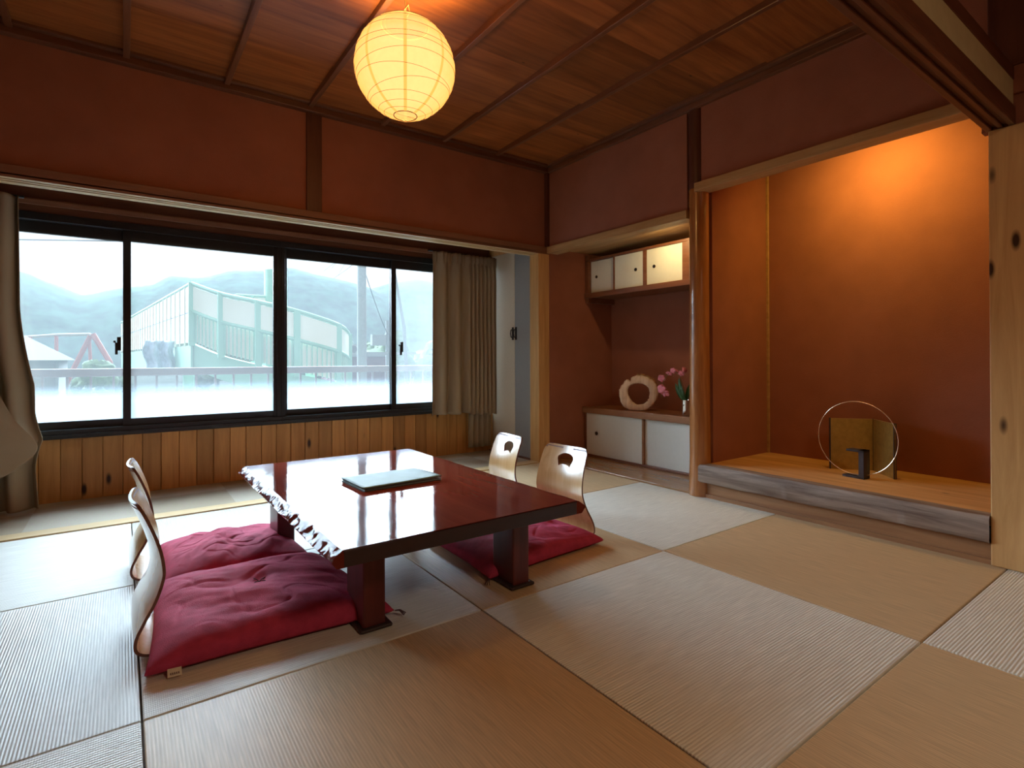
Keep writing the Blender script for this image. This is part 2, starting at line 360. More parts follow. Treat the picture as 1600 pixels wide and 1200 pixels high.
# upper wall above kamoi (window side)
structure(MB().box(XL, XR, YK+.02, YK+.13, 1.75, 2.6).build('wall_upper_back', M['plaster']), 'terracotta plaster wall above the windows', 'wall')
kb = MB().box(XL, XR, YK, YK+.14, ZK+.012, ZK+.06)
ku = MB()
for a, b_ in ((.002, .034), (.052, .070), (.088, .138)): ku.box(XL, XR-.005, YK+a, YK+b_, ZK, ZK+.0120)
kb.box(XL, XR, YK, YK+.002, ZK, ZK+.02)
structure(ku.build('trim_29', M['threshold'], bevel=.001, seg=1), 'grooved underside of the window lintel, paler to carry the window light', 'lintel')  # window light on the underside put into a paler wood
structure(kb.build('trim_4', M['kamoi'], bevel=.0015, seg=1), 'long grooved wooden lintel above the windows', 'lintel')
structure(MB().box(.915, 1.007, YK+.002, YK+.04, 1.757, 2.37).build('trim_5', M['dark_wood_z'], bevel=.002), 'short dark post in the wall above the windows', 'post')
structure(MB().box(2.81, XR, YK-.012, YK+.03, 1.757, 2.37).build('trim_6', M['dark_wood_z'], bevel=.002), 'thin dark strip in the upper room corner', 'trim')
structure(MB().box(2.729, 2.85, YK-.002, YK+.115, 0, ZK).build('trim_7', M['corner_post'], bevel=.004), 'light pine corner post beside the closet', 'post')
# right wall: upper part, lintels
structure(MB().box(XR, XR+.07, 2.070, YK+.03, 1.75, 2.6).box(XR, XR+.07, .40, 1.968, 1.88, 2.6).build('wall_right', M['plaster']), 'terracotta plaster wall above the two alcoves', 'wall')
structure(MB().box(XR-.022, XR+.085, 2.06, YK, 1.704, 1.758).build('trim_8', M['kamoi_y'], bevel=.003), 'light wooden lintel over the shelf niche', 'lintel')
structure(MB().box(XR-.03, XR+.075, .637, 2.0, 1.853, 1.905).build('trim_9', M['kamoi_y'], bevel=.004), 'light wooden lintel over the display alcove', 'lintel')
# polished log post
pm = MB()
def logf(u, v, z0=0, z1=1.88):
    z = z0+v*(z1-z0); a = 2*PI*u; r = .060*(1+.035*math.sin(z*3+1)+.02*noise.noise((math.cos(a)*2, math.sin(a)*2, z*2)))
    if z < .25: r *= 1+.10*(1-z/.25)
    return Vector((2.888+r*math.cos(a), 2.018+r*math.sin(a), z))
pm.grid(logf, 28, 40, True)
structure(MB().grid(lambda u, v: logf(u, v, 1.88, 2.37), 28, 12, True).build('trim_28', M['dark_wood_z'], smooth=True), 'dark top of the round post under the ceiling moulding', 'post')  # upper part of the same post, in a darker wood than below
structure(pm.build('trim_10', M['log'], smooth=True), 'polished round log post between the two alcoves', 'post')
# niche and alcove shells
AX = 3.56
structure(MB().box(AX, AX+.06, .55, YK+.1, -.03, 2.5).build('wall_alcove_back', M['plaster']), 'terracotta rear wall of the two alcoves', 'wall')
structure(MB().box(XR+.0, AX, YK-.01, YK+.11, -.03, 2.5).build('wall_niche_side', M['plaster']), 'terracotta side wall of the shelf niche', 'wall')
structure(MB().box(2.93, AX, 1.955, 2.07, -.03, 2.5).build('wall_divider', M['plaster']), 'terracotta wall between niche and display alcove', 'wall')
structure(MB().box(2.93, AX, .5, .60, -.03, 2.5).build('wall_alcove_right', M['plaster']), 'terracotta right wall of the display alcove', 'wall')
structure(MB().box(3.545, AX+.001, 1.94, 1.956, .2, 2.4).build('trim_11', M['kamoi_y'], bevel=.002), 'thin strip in the alcove corner', 'trim')
structure(MB().box(XR+.07, AX, .6, 1.955, 2.36, 2.42).build('ceiling_alcove', M['shelf_top']), 'hidden ceiling of the display alcove', 'ceiling')
structure(MB().box(XR+.085, AX, 2.07, YK, 1.745, 1.78).build('ceiling_niche', M['kamoi_y']), 'wooden ceiling of the shelf niche', 'ceiling')
structure(MB().box(XR+.02, AX, 2.07, YK-.01, -.03, .012).build('floor_niche', M['niche_floor'], bevel=.002), 'glossy brown board floor of the shelf niche', 'floor')
structure(MB().box(XR+.026, XR+.05, .62, 1.96, -.03, .092).box(XR+.014, XR+.026, .62, 1.96, -.03, .02).build('baseboard_right', M['toko_base'], bevel=.002), 'brown base board below the alcove sill', 'baseboard')
fb = MB()
def sill(u, v):
    pr = [(XR+.03, .088), (XR-.004, .090), (XR-.012, .098), (XR-.010, .185), (XR-.004, .198), (XR+.045, .203), (XR+.045, .088)]
    x, z = pr[round(v*6)]; y = .637+u*1.358
    return Vector((x + .003*noise.noise((y*9, z*30, 2)), y, z + .003*noise.noise((y*6, z*20, 5))))
fb.grid(sill, 60, 7)
structure(fb.build('trim_12', M['driftwood'], smooth=True, angle=50), 'weathered grey wooden sill of the display alcove', 'sill')
structure(MB().box(XR+.04, AX, .6, 1.955, .15, .200).build('floor_alcove', M['toko_floor']), 'raised light wooden floor of the display alcove', 'floor')
# near right pillar
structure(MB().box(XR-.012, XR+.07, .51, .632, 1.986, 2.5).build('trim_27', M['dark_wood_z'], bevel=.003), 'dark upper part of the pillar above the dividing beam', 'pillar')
structure(MB().box(XR, XR+.12, .51, .635, 0, 1.757).build('trim_13', M['pillar'], bevel=.005), 'thick knotty pine pillar at the right', 'pillar')
# ceiling
structure(MB().box(XL-.1, XR+.1, .5, YK+.1, 2.425, 2.46).build('ceiling', M['ceiling']), 'cedar board ceiling', 'ceiling')
bpy_lap = MB()
yy = 3.36; 
while yy > .55:
    y1, y0 = yy, max(yy-.46, .55)
    vs = [(XL, y0-.015, 2.424), (XR, y0-.015, 2.424), (XR, y1, 2.412), (XL, y1, 2.412), (XL, y0-.015, 2.43), (XR, y0-.015, 2.43), (XR, y1, 2.43), (XL, y1, 2.43)]
    bpy_lap.add(vs, [(0, 1, 2, 3), (4, 5, 6, 7), (0, 1, 5, 4), (2, 3, 7, 6), (1, 2, 6, 5), (0, 3, 7, 4)])
    yy -= .46
structure(bpy_lap.build('ceiling_boards', M['ceiling']), 'overlapping cedar ceiling boards', 'ceiling')
for i, x in enumerate((-.43, .015, .475, .932, 1.394, 1.852, 2.309)):
    structure(MB().box(x-.014, x+.014, .6, YK+.02, 2.385, 2.425).build('trim_%d' % (14+i), M['dark_wood_y'], bevel=.003), 'thin dark ceiling batten running towards the window', 'batten')
cm = MB().box(XL, XR+.02, YK-.028, YK+.03, 2.362, 2.398).box(XL, XR+.02, YK-.060, YK+.03, 2.398, 2.43)
structure(cm.build('trim_21', M['dark_wood'], bevel=.003), 'dark stepped ceiling moulding on the window side', 'moulding')
cm = MB().box(XR-.028, XR+.02, .6, YK, 2.362, 2.398).box(XR-.060, XR+.02, .6, YK, 2.398, 2.43)
structure(cm.build('trim_22', M['dark_wood_y'], bevel=.003), 'stepped ceiling moulding on the alcove side', 'moulding')
# dividing beam between the two rooms
bm_ = MB().box(XL, XR+.02, .555, .645, 1.770, 1.832)
for a, b_ in ((.555, .573), (.590, .606), (.624, .645)): bm_.box(XL, XR+.02, a, b_, 1.758, 1.771)
structure(bm_.build('trim_23', M['dark_wood'], bevel=.002, seg=1), 'dark grooved beam dividing the two rooms', 'beam')
structure(MB().box(XL, XR-.0, .558, .625, 1.832, 1.932).build('wall_transom', M['cream_plaster']), 'narrow khaki plaster band above the dividing beam', 'wall')
structure(MB().box(XL, XR+.02, .555, .645, 1.932, 1.985).build('trim_24', M['dark_wood'], bevel=.002), 'upper dark rail above the khaki band', 'beam')
# rest of both rooms, out of the picture
structure(MB().box(XL-.08, XL, -3.0, YW+.08, -.03, 2.5).build('wall_left', M['plaster']), 'terracotta left wall', 'wall')
structure(MB().box(XR+.0, XR+.06, -3.0, .51, -.03, 2.5).box(XR+.02, XR+.07, .505, .66, 1.76, 2.5).build('wall_next_right', M['plaster']), 'terracotta right wall of the next room', 'wall')
structure(MB().box(XL-.08, XR+.1, -3.06, -3.0, -.03, 2.5).build('wall_front', M['back_plaster']), 'plaster front wall of the next room', 'wall')
structure(MB().box(XL-.08, XR+.1, -3.0, .6, 2.43, 2.47).build('ceiling_next', M['ceiling']), 'board ceiling of the next room', 'ceiling')

# ================================================================ tatami mats
mat_lab = {
 (-1, 2): ('pale straw mat at the far left beside the threshold', 'L'),
 (0, 2): ('finely ribbed straw mat at the threshold, behind the left floor chairs', 'G'),
 (1, 2): ('straw mat at the threshold behind the table', 'L'),
 (2, 2): ('tan straw mat in the far right corner in front of the shelf niche', 'D'),
 (-1, 1): ('grey ribbed straw mat left of the crimson cushions', 'G'),
 (0, 1): ('light straw mat lying under the near left crimson cushion', 'L'),
 (1, 1): ('tan straw mat under the right end of the low table', 'D'),
 (2, 1): ('palest straw mat, right of the front right floor chair', 'L'),
 (-1, 0): ('pale straw mat cut off at the bottom left edge', 'L'),
 (0, 0): ('brown straw mat in the bottom centre, nearest the viewer', 'D'),
 (1, 0): ('ribbed pale straw mat in front of the table, shading to brown', 'L'),
 (2, 0): ('tan straw mat in front of the wooden alcove sill', 'D'),
 (1, -1): ('tan straw mat at the bottom right edge', 'D'),
 (2, -1): ('coarsely ribbed cream mat by the pine pillar', 'L'),
}
structure(MB().box(XL, XR, -2.99, Y0-MAT, -.03, -.001).box(XL, X0+MAT, Y0-MAT, Y0-.002, -.03, -.001).build('floor_next', M['mat_dark_y']), 'straw floor of the next room, behind the viewer', 'floor')
for j in range(-1, 3):
    for i in range(-1, 3):
        x0, y0 = X0+i*MAT, Y0+j*MAT
        if j < 0 and (i, j) not in mat_lab: continue
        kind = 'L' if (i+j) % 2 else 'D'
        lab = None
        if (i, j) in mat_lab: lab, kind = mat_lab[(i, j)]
        mt = {'L': M['mat_sheen_x'], 'D': M['mat_dark_y'], 'G': M['mat_grey_y']}[kind]
        y1 = y0+MAT if j < 2 else YK
        g = .0022
        o = MB().box(x0+g, x0+MAT-g, max(y0+g, -2.99), y1-g, -.03, random.uniform(-.0018, -.0001)).build('tatami_mat', mt, bevel=.003)
        tag(o, lab or 'straw mat in the next room, out of the picture', 'mat', 'square straw mats on the floor')
structure(MB().box(XL-.0, X0-MAT, -3, YK, -.03, -.001).build('trim_25', M['toko_base']), 'narrow board beside the left wall', 'trim')

# ================================================================ windows
def window(idx, x0, xm, x1, label, latch_x, hazy):
    r = sroot('window_%d' % idx, (.5*(x0+x1), YW, .38), label, 'window')
    MB().box(x0, x1, YW-.02, YW+.07, 1.655, 1.70).box(x0, x1, YW-.028, YW+.07, .375, .428).box(x0, x0+.028, YW-.01, YW+.07, .42, 1.66).box(x1-.028, x1, YW-.01, YW+.07, .42, 1.66)\
        .box(x0, x1, YW-.045, YW-.02, .385, .402).build('frame', M['black_metal'], r, bevel=.002)
    for n, (a, b_, dy) in enumerate(((x0+.02, xm+.0205, .030), (xm-.0205, x1-.02, .0))):
        st = .041; s = MB()
        lw, rw = (.03, st) if n == 0 else (st, .03)
        s.box(a, a+lw, YW+dy, YW+dy+.026, .425, 1.66).box(b_-rw, b_, YW+dy, YW+dy+.026, .425, 1.66)
        s.box(a+lw, b_-rw, YW+dy, YW+dy+.026, 1.589, 1.66).box(a+lw, b_-rw, YW+dy, YW+dy+.026, .425, .473)
        so = s.build('sash', M['black_metal'], r, bevel=.0015)
        MB().box(a+lw, b_-rw, YW+dy+.010, YW+dy+.014, .473, 1.589).build('pane', M['pane_hazy'] if hazy[n] else M['pane'], so)
        MB().add([(a+lw, YW+dy+.008, .473), (b_-rw, YW+dy+.008, .473), (b_-rw, YW+dy+.008, .76), (a+lw, YW+dy+.008, .76)], [(0, 1, 2, 3)]).build('frosted_film', M['film'], so)
    l = MB().box(latch_x-.012, latch_x+.008, YW-.018, YW+.0, .90, .985).box(latch_x-.022, latch_x-.008, YW-.03, YW-.012, .875, .95).box(latch_x-.03, latch_x-.018, YW-.024, YW-.01, .948, .962)
    l.build('latch', M['dark_pull'], r, bevel=.002)
    return r
window(1, XL, .0205, .930, 'left sliding window in black frames, showing hills and a red bridge', -.018, (False, False))
window(2, .930, 1.805, 2.70, 'right sliding window in black frames, partly behind the pleated curtain', 1.872, (False, True))
# ================================================================ closet
for idx, y0, y1, mt, lab, hy in ((1, 3.527, 3.765, M['door_grey'], 'grey narrow closet door next to the pine corner post', 3.745), (2, 3.768, 4.12, M['door_cream'], 'cream narrow closet door next to the curtain', 3.79)):
    d = MB().box(2.750, 2.775, y0, y1, .012, 1.775).build('door_%d' % idx, mt, bevel=.003); structure(d, lab, 'door')
    h = MB().tube([(2.752, hy, 1.02), (2.727, hy, 1.03), (2.722, hy, 1.06), (2.727, hy, 1.09), (2.752, hy, 1.10)], .0045, 8)
    h.box(2.744, 2.751, hy-.010, hy+.010, 1.005, 1.115)
    h.build('door_handle', M['dark_pull'], d, smooth=True)
structure(MB().box(2.745, 2.80, YK+.1, 3.525, 0, 1.80).box(2.745, 2.80, 4.12, YW+.02, 0, 1.80).box(2.745, 2.80, YK+.1, YW+.02, 1.776, 1.93).build('trim_26', M['corner_post'], bevel=.002), 'light wooden frame around the closet doors', 'door frame')
structure(MB().box(2.80, 2.85, YK+.1, YW+.05, -.03, 2.0).build('wall_closet', M['plaster']), 'wall behind the closet doors', 'wall')
structure(MB().box(2.735, 2.752, YK+.1, YW, 0, .010).build('baseboard_back', M['dark_wood_y']), 'thin dark strip at the foot of the closet', 'baseboard')

# ================================================================ curtains
def curtain_right():
    r = thing('curtain', 'beige pleated curtain gathered at the right end of the window', 'curtain', (2.40, 4.02, .37), 0, 'beige window curtains')
    xa, xb = 2.095, 2.725
    def warp(u):  # more pleats towards the right
        return u + .035*math.sin(2*PI*u*1.0)
    def f(u, v):
        z = 1.745 + (.362-1.745)*(1-v)
        x = xa + (xb-xa)*u
        if u > .55: ph = 5.2*PI + (u-.55)/.45*14*PI; A = .026
        else: ph = u/.55*5.2*PI; A = .044
        top = max(0, (z-1.55)/.2)
        A2 = A*(.55+.45*(1-v))*(1-.25*top)
        y = 4.02 + A2*math.sin(ph) + .004*noise.noise((x*14, 1, z*3))
        x += .010*math.sin(ph*1.0+1.2)*(1-v) + .012*(1-v)*(u-.5) - .012*(1-v)*(1-u)
        if z > 1.66: y += .010*math.sin(ph*3)
        z += .006*math.sin(ph*.5)*(1-v) if v < .02 else 0
        return Vector((x, y, z + (.012*math.sin(u*5)*(1-v)**3)))
    MB().grid(f, 220, 60).build('drape', M['curtain'], r, smooth=True, angle=80, solid=.003)
    def g(u, v):
        z = .055 + v*1.5; x = 2.50+.215*u - .03*(1-v)*(1-u)
        return Vector((x, 4.085+.014*math.sin(u*9*PI)*(1-.2*v), z))
    MB().grid(g, 80, 20).build('lining', M['curtain'], r, smooth=True, angle=80, solid=.002)
    MB().tube([(2.07, 4.06, 1.752), (2.74, 4.06, 1.752)], .008, 8).build('curtain_rail', M['black_metal'], r, smooth=True)
    return r
curtain_right()
def curtain_left():
    r = thing('curtain', 'beige floor-length curtain bunched and knotted at the left end of the window', 'curtain', (-.62, 4.0, .0), 0, 'beige window curtains')
    def f(u, v):
        z = .012 + v*1.735
        t = 1-v                                        # 0 top, 1 bottom
        right = -.455 + .02*t + .055*max(0, min(1, (t-.35)/.25))**1.5
        k = max(0, 1-abs(z-.40)/.16); right += .035*k**1.4           # elbow of the knot
        low = max(0, (.34-z)/.34); right += .012*low
        left = -.90
        x = left + (right-left)*u
        ph = u*9*PI
        amp = .046*(1-.35*k)
        y = 3.99 + amp*math.sin(ph + 1.4*t*math.sin(u*3)) - .05*k*math.sin(PI*u) - .035*low*math.sin(PI*u)
        y += .030*math.sin((x*9 + z*7))*max(0, min(1, (.75-z)/.3))
        y += .012*noise.noise((x*7, 0, z*4))
        x += .012*math.cos(ph)
        return Vector((x, y, z))
    MB().grid(f, 160, 110).build('drape', M['curtain'], r, smooth=True, angle=80, solid=.003)
    # the gathered end: cloth pulled across to the elbow, then falling back to the floor in a curve
    def g(u, v):
        K = [Vector((-.74, 3.935, 1.25)), Vector((-.60, 3.925, .86)), Vector((-.49, 3.90, .56)), Vector((-.378, 3.90, .375)), Vector((-.45, 3.885, .27)), Vector((-.56, 3.875, .20)), Vector((-.70, 3.87, .15))]
        n_ = len(K)-1; s_ = v*n_; i = min(n_-1, int(s_)); q = s_-i
        p = [K[max(0, min(n_, i+k))] for k in (-1, 0, 1, 2)]
        e = .5*((2*p[1])+(-p[0]+p[2])*q+(2*p[0]-5*p[1]+4*p[2]-p[3])*q*q+(-p[0]+3*p[1]-3*p[2]+p[3])*q**3)
        inn = Vector((-.92, 3.95, 1.15-.85*v))
        r_ = e.lerp(inn, u)
        r_.y += -.030*math.sin(PI*u)*(1-abs(2*v-1)*.4) + .018*math.sin(u*4*PI+v*3)*(u)*(1-.3*v) + .010*noise.noise((u*3, v*4, 2))
        return r_
    MB().grid(g, 70, 70).build('folded_end', M['curtain'], r, smooth=True, angle=80, solid=.003)
    MB().tube([(-.92, 4.05, 1.757), (-.45, 4.05, 1.757)], .008, 8).build('curtain_rail', M['black_metal'], r, smooth=True)
curtain_left()

# ================================================================ lantern
LX, LY, LZ, LR = .92, 2.0, 2.008, .198
lan = thing('paper_lantern', 'round glowing white paper lantern hanging from the board ceiling', 'lantern', (LX, LY, LZ))
def paper_mat():
    m, nt, b = new_mat('glowing_paper'); nt.nodes.remove(b); L = nt.links.new
    t = nt.nodes.new('ShaderNodeTexCoord'); n = nt.nodes.new('ShaderNodeTexNoise'); n.inputs['Scale'].default_value = 60; L(t.outputs['Object'], n.inputs['Vector'])
    e = nt.nodes.new('ShaderNodeEmission')
    lw = nt.nodes.new('ShaderNodeLayerWeight'); lw.inputs['Blend'].default_value = .5
    r = nt.nodes.new('ShaderNodeValToRGB'); r.color_ramp.elements[0].position = .15; r.color_ramp.elements[1].position = .95
    r.color_ramp.elements[0].color = (1.2, .46, .15, 1); r.color_ramp.elements[1].color = (.92, .355, .07, 1)
    L(lw.outputs['Facing'], r.inputs['Fac'])
    mr = nt.nodes.new('ShaderNodeMapRange'); mr.inputs['To Min'].default_value = .93; mr.inputs['To Max'].default_value = 1.07; L(n.outputs['Fac'], mr.inputs['Value'])
    L(r.outputs['Color'], e.inputs['Color']); L(mr.outputs[0], e.inputs['Strength'])
    tp = nt.nodes.new('ShaderNodeBsdfTransparent'); mx = nt.nodes.new('ShaderNodeMixShader'); mx.inputs[0].default_value = .11
    L(e.outputs[0], mx.inputs[1]); L(tp.outputs[0], mx.inputs[2]); L(mx.outputs[0], nt.nodes['Material Output'].inputs['Surface']); return m
A0 = .045/LR; A1 = .095/LR
def sph(u, v):
    lat = -PI/2 + math.asin(A0) + v*(PI - math.asin(A0) - math.asin(A1)); a = 2*PI*u
    rr = LR*(1 + .006*math.sin(lat*26+1.2*math.sin(a)))
    return Vector((LX+rr*math.cos(lat)*math.cos(a), LY+rr*math.cos(lat)*math.sin(a), LZ+LR*.985*math.sin(lat)))
MB().grid(sph, 72, 60, True).build('shade', paper_mat(), lan, smooth=True)
seam = emit('paper_seam', (1, .40, .08), .8)
for k in range(8):
    a0 = 2*PI*k/8 + .353; s = MB()
    def sf(u, v, a0=a0):
        lat = -PI/2 + math.asin(A0) + v*(PI-math.asin(A0)-math.asin(A1)); wd = .0060/LR/max(.25, math.cos(lat))
        a = a0 + (u-.5)*2*wd; rr = LR*1.0085
        return Vector((LX+rr*math.cos(lat)*math.cos(a), LY+rr*math.cos(lat)*math.sin(a), LZ+rr*.985*math.sin(lat)))
    s.grid(sf, 3, 50).build('seam', seam, lan, smooth=True)
wm = plain('thin_wire', (.10, .07, .02), .6)
wires = MB()
random.seed(3)
for lat0 in (-66, -58, -47, -36, -24, -12, 2, 14, 27, 40, 54, 66):
    tl = random.uniform(-.13, .13); ph0 = random.uniform(0, 2*PI); pts = []
    for k in range(72):
        a = 2*PI*k/72; lat = math.radians(lat0) + tl*math.sin(a+ph0)
        rr = LR*1.0105; pts.append((LX+rr*math.cos(lat)*math.cos(a), LY+rr*math.cos(lat)*math.sin(a), LZ+rr*.985*math.sin(lat)))
    wires.tube(pts, .0007, 5, closed=True)
wires.build('rib_wire', wm, lan)
rb = MB().tube([(LX+.046*math.cos(t*PI/20), LY+.046*math.sin(t*PI/20), LZ-LR*.962) for t in range(40)], .0018, 6, closed=True)
rb.tube([(LX-.045, LY, LZ-LR*.962), (LX+.045, LY, LZ-LR*.962)], .0009, 5)
rb.build('bottom_ring', wm, lan)
c = MB().tube([(LX+.004, LY, LZ+LR*.9), (LX+.002, LY, LZ+.26), (LX, LY, 2.43)], .0035, 8)
c.tube([(LX+.01, LY+.004, LZ+LR), (LX-.006, LY, LZ+.23), (LX+.012, LY-.004, LZ+.26), (LX+.02, LY, LZ+.235), (LX+.006, LY, LZ+.21)], .0022, 6)
c.build('cord', plain('clear_cord', (.62, .50, .28), .4), lan, smooth=True)
MB().tube([(LX+.095*math.cos(t*PI/12), LY+.095*math.sin(t*PI/12), LZ+LR*.865) for t in range(24)], .0018, 6, closed=True).build('top_ring', wm, lan)

# ================================================================ low table
tab = thing('low_table', 'low glossy dark red lacquered table with a rough live edge', 'table', (.89, 2.13, 0))
TX0, TX1, TY0, TY1, TZ = .475, 1.322, 1.435, 2.84, .330
def slab(u, v):
    y = TY0 + v*(TY1-TY0)
    n1 = .006*noise.noise((y*7, 3, 0)); n2 = .006*noise.noise((y*6, 9, 0))
    sec = [(TX0+n1, TZ), (TX0+.02, TZ-.046), (TX1-.02, TZ-.046), (TX1+n2, TZ)]
    a = sec[int(round(u*4)) % 4]
    return Vector((a[0], y, a[1]))
t_ = MB(); N = 90
vs = []; 
for j in range(N):
    for i in range(4): vs.append(slab(i/4, j/(N-1)))
fs = [(j*4+i, j*4+(i+1) % 4, (j+1)*4+(i+1) % 4, (j+1)*4+i) for j in range(N-1) for i in range(4)] + [(0, 1, 2, 3), tuple((N-1)*4+i for i in range(4))]
t_.add(vs, fs).build('tabletop', M['lacquer'], tab, bevel=0)
for ya, yb in ((TY0-.004, TY0+.002), (TY1-.002, TY1+.004)): MB().box(TX0+.004, TX1-.004, ya, yb, TZ-.047, TZ-.002).build('end_grain', M['lacquer_edge_shaded'], tab, bevel=.0015)
def live(side):
    m = MB(); xb = TX0 if side < 0 else TX1
    def f(u, v):
        y = TY0-.003 + v*(TY1-TY0+.006)
        base = [(0.0, 0.0), (.005, -.002), (.014, -.009), (.022, -.018), (.030, -.026), (.028, -.030), (.024, -.036), (.016, -.047), (-.02, -.047)]
        i = round(u*8); dx, dz = base[i]
        n0 = .006*noise.noise((y*7, 3 if side < 0 else 9, 0))
        amp = [0, .003, .008, .010, .007, .003, .002, .001, 0][i]
        nn = noise.noise((y*11, i*.6, side*3)) + .6*noise.noise((y*30, i*1.2, side*5))
        nz_ = noise.noise((y*18+40, i*.8, side*7)) + .5*noise.noise((y*40, i*1.1+9, side))
        sc = 1 if side < 0 else 1.35
        return Vector((xb + side*(dx*sc + amp*nn) + (n0 if i == 0 else 0)*1.0, y, TZ + dz + amp*.55*nz_))
    m.grid(f, 9, 300)
    # end caps
    for e in (0, 299):
        m.f.append([e*9+i for i in range(9)])
    return m
live(-1).build('live_edge', M['lacquer'], tab, smooth=True, angle=75)['label'] = 'rough bumpy natural edge'
live(1).build('live_edge', M['lacquer'], tab, smooth=True, angle=75)['label'] = 'rough bumpy natural edge'
for (x0, x1, y0, y1) in ((.600, .672, 1.615, 1.77), (1.155, 1.228, 1.595, 1.73), (.545, .617, 2.50, 2.65), (1.155, 1.228, 2.50, 2.65)):
    MB().box(x0, x1, y0, y1, .0, .285).build('leg', M['leg_wood'], tab, bevel=.006)
for (x0, x1, y0, y1) in ((.585, .69, 1.60, 1.79), (1.14, 1.243, 1.58, 1.75)): MB().box(x0, x1, y0, y1, .0005, .012).build('foot_pad', M['black_wood'], tab, bevel=.005)
MB().box(.61, 1.22, 2.04, 2.10, .245, .285).box(.60, .672, 1.77, 2.5, .255, .285).box(1.155, 1.228, 1.73, 2.5, .255, .285).build('underframe', M['leg_wood'], tab, bevel=.003)
# menu folders on the table
mf = thing('menu_folder', 'flat grey-green menu folder with paper leaves lying on the lacquered table', 'menu', (.92, 2.13, TZ+.0005), 0)
RM = Matrix.Rotation(math.radians(2.5), 4, 'Z')
def mbx(x0, x1, y0, y1, z0, z1, r=0, o=(0, 0)):
    R = Matrix.Translation((.915+o[0], 2.135+o[1], TZ)) @ Matrix.Rotation(math.radians(r), 4, 'Z'); return MB().box(x0, x1, y0, y1, z0, z1, R)
mbx(-.17, .17, -.12, .12, .0005, .003, 2).build('back_cover', M['menu'], mf, bevel=.001)
mbx(-.165, .165, -.114, .114, .0032, .0072, 2).build('leaves', M['paper'], mf)
mbx(-.168, .172, -.12, .12, .0075, .010, 2.5).build('divider', M['menu'], mf, bevel=.001)
mbx(-.165, .160, -.114, .114, .0102, .0135, 2).build('leaves', M['paper'], mf)
def cov(u, v):
    x = -.172+.344*u; y = -.122+.244*v; z = TZ+.0150+.004*(u**3)*math.sin(v*3+1)
    p = Matrix.Rotation(math.radians(2), 4, 'Z') @ Vector((x, y, 0)); return Vector((.915+p.x, 2.135+p.y, z))
MB().grid(cov, 20, 14).build('front_cover', M['menu'], mf, smooth=True, solid=.0024)

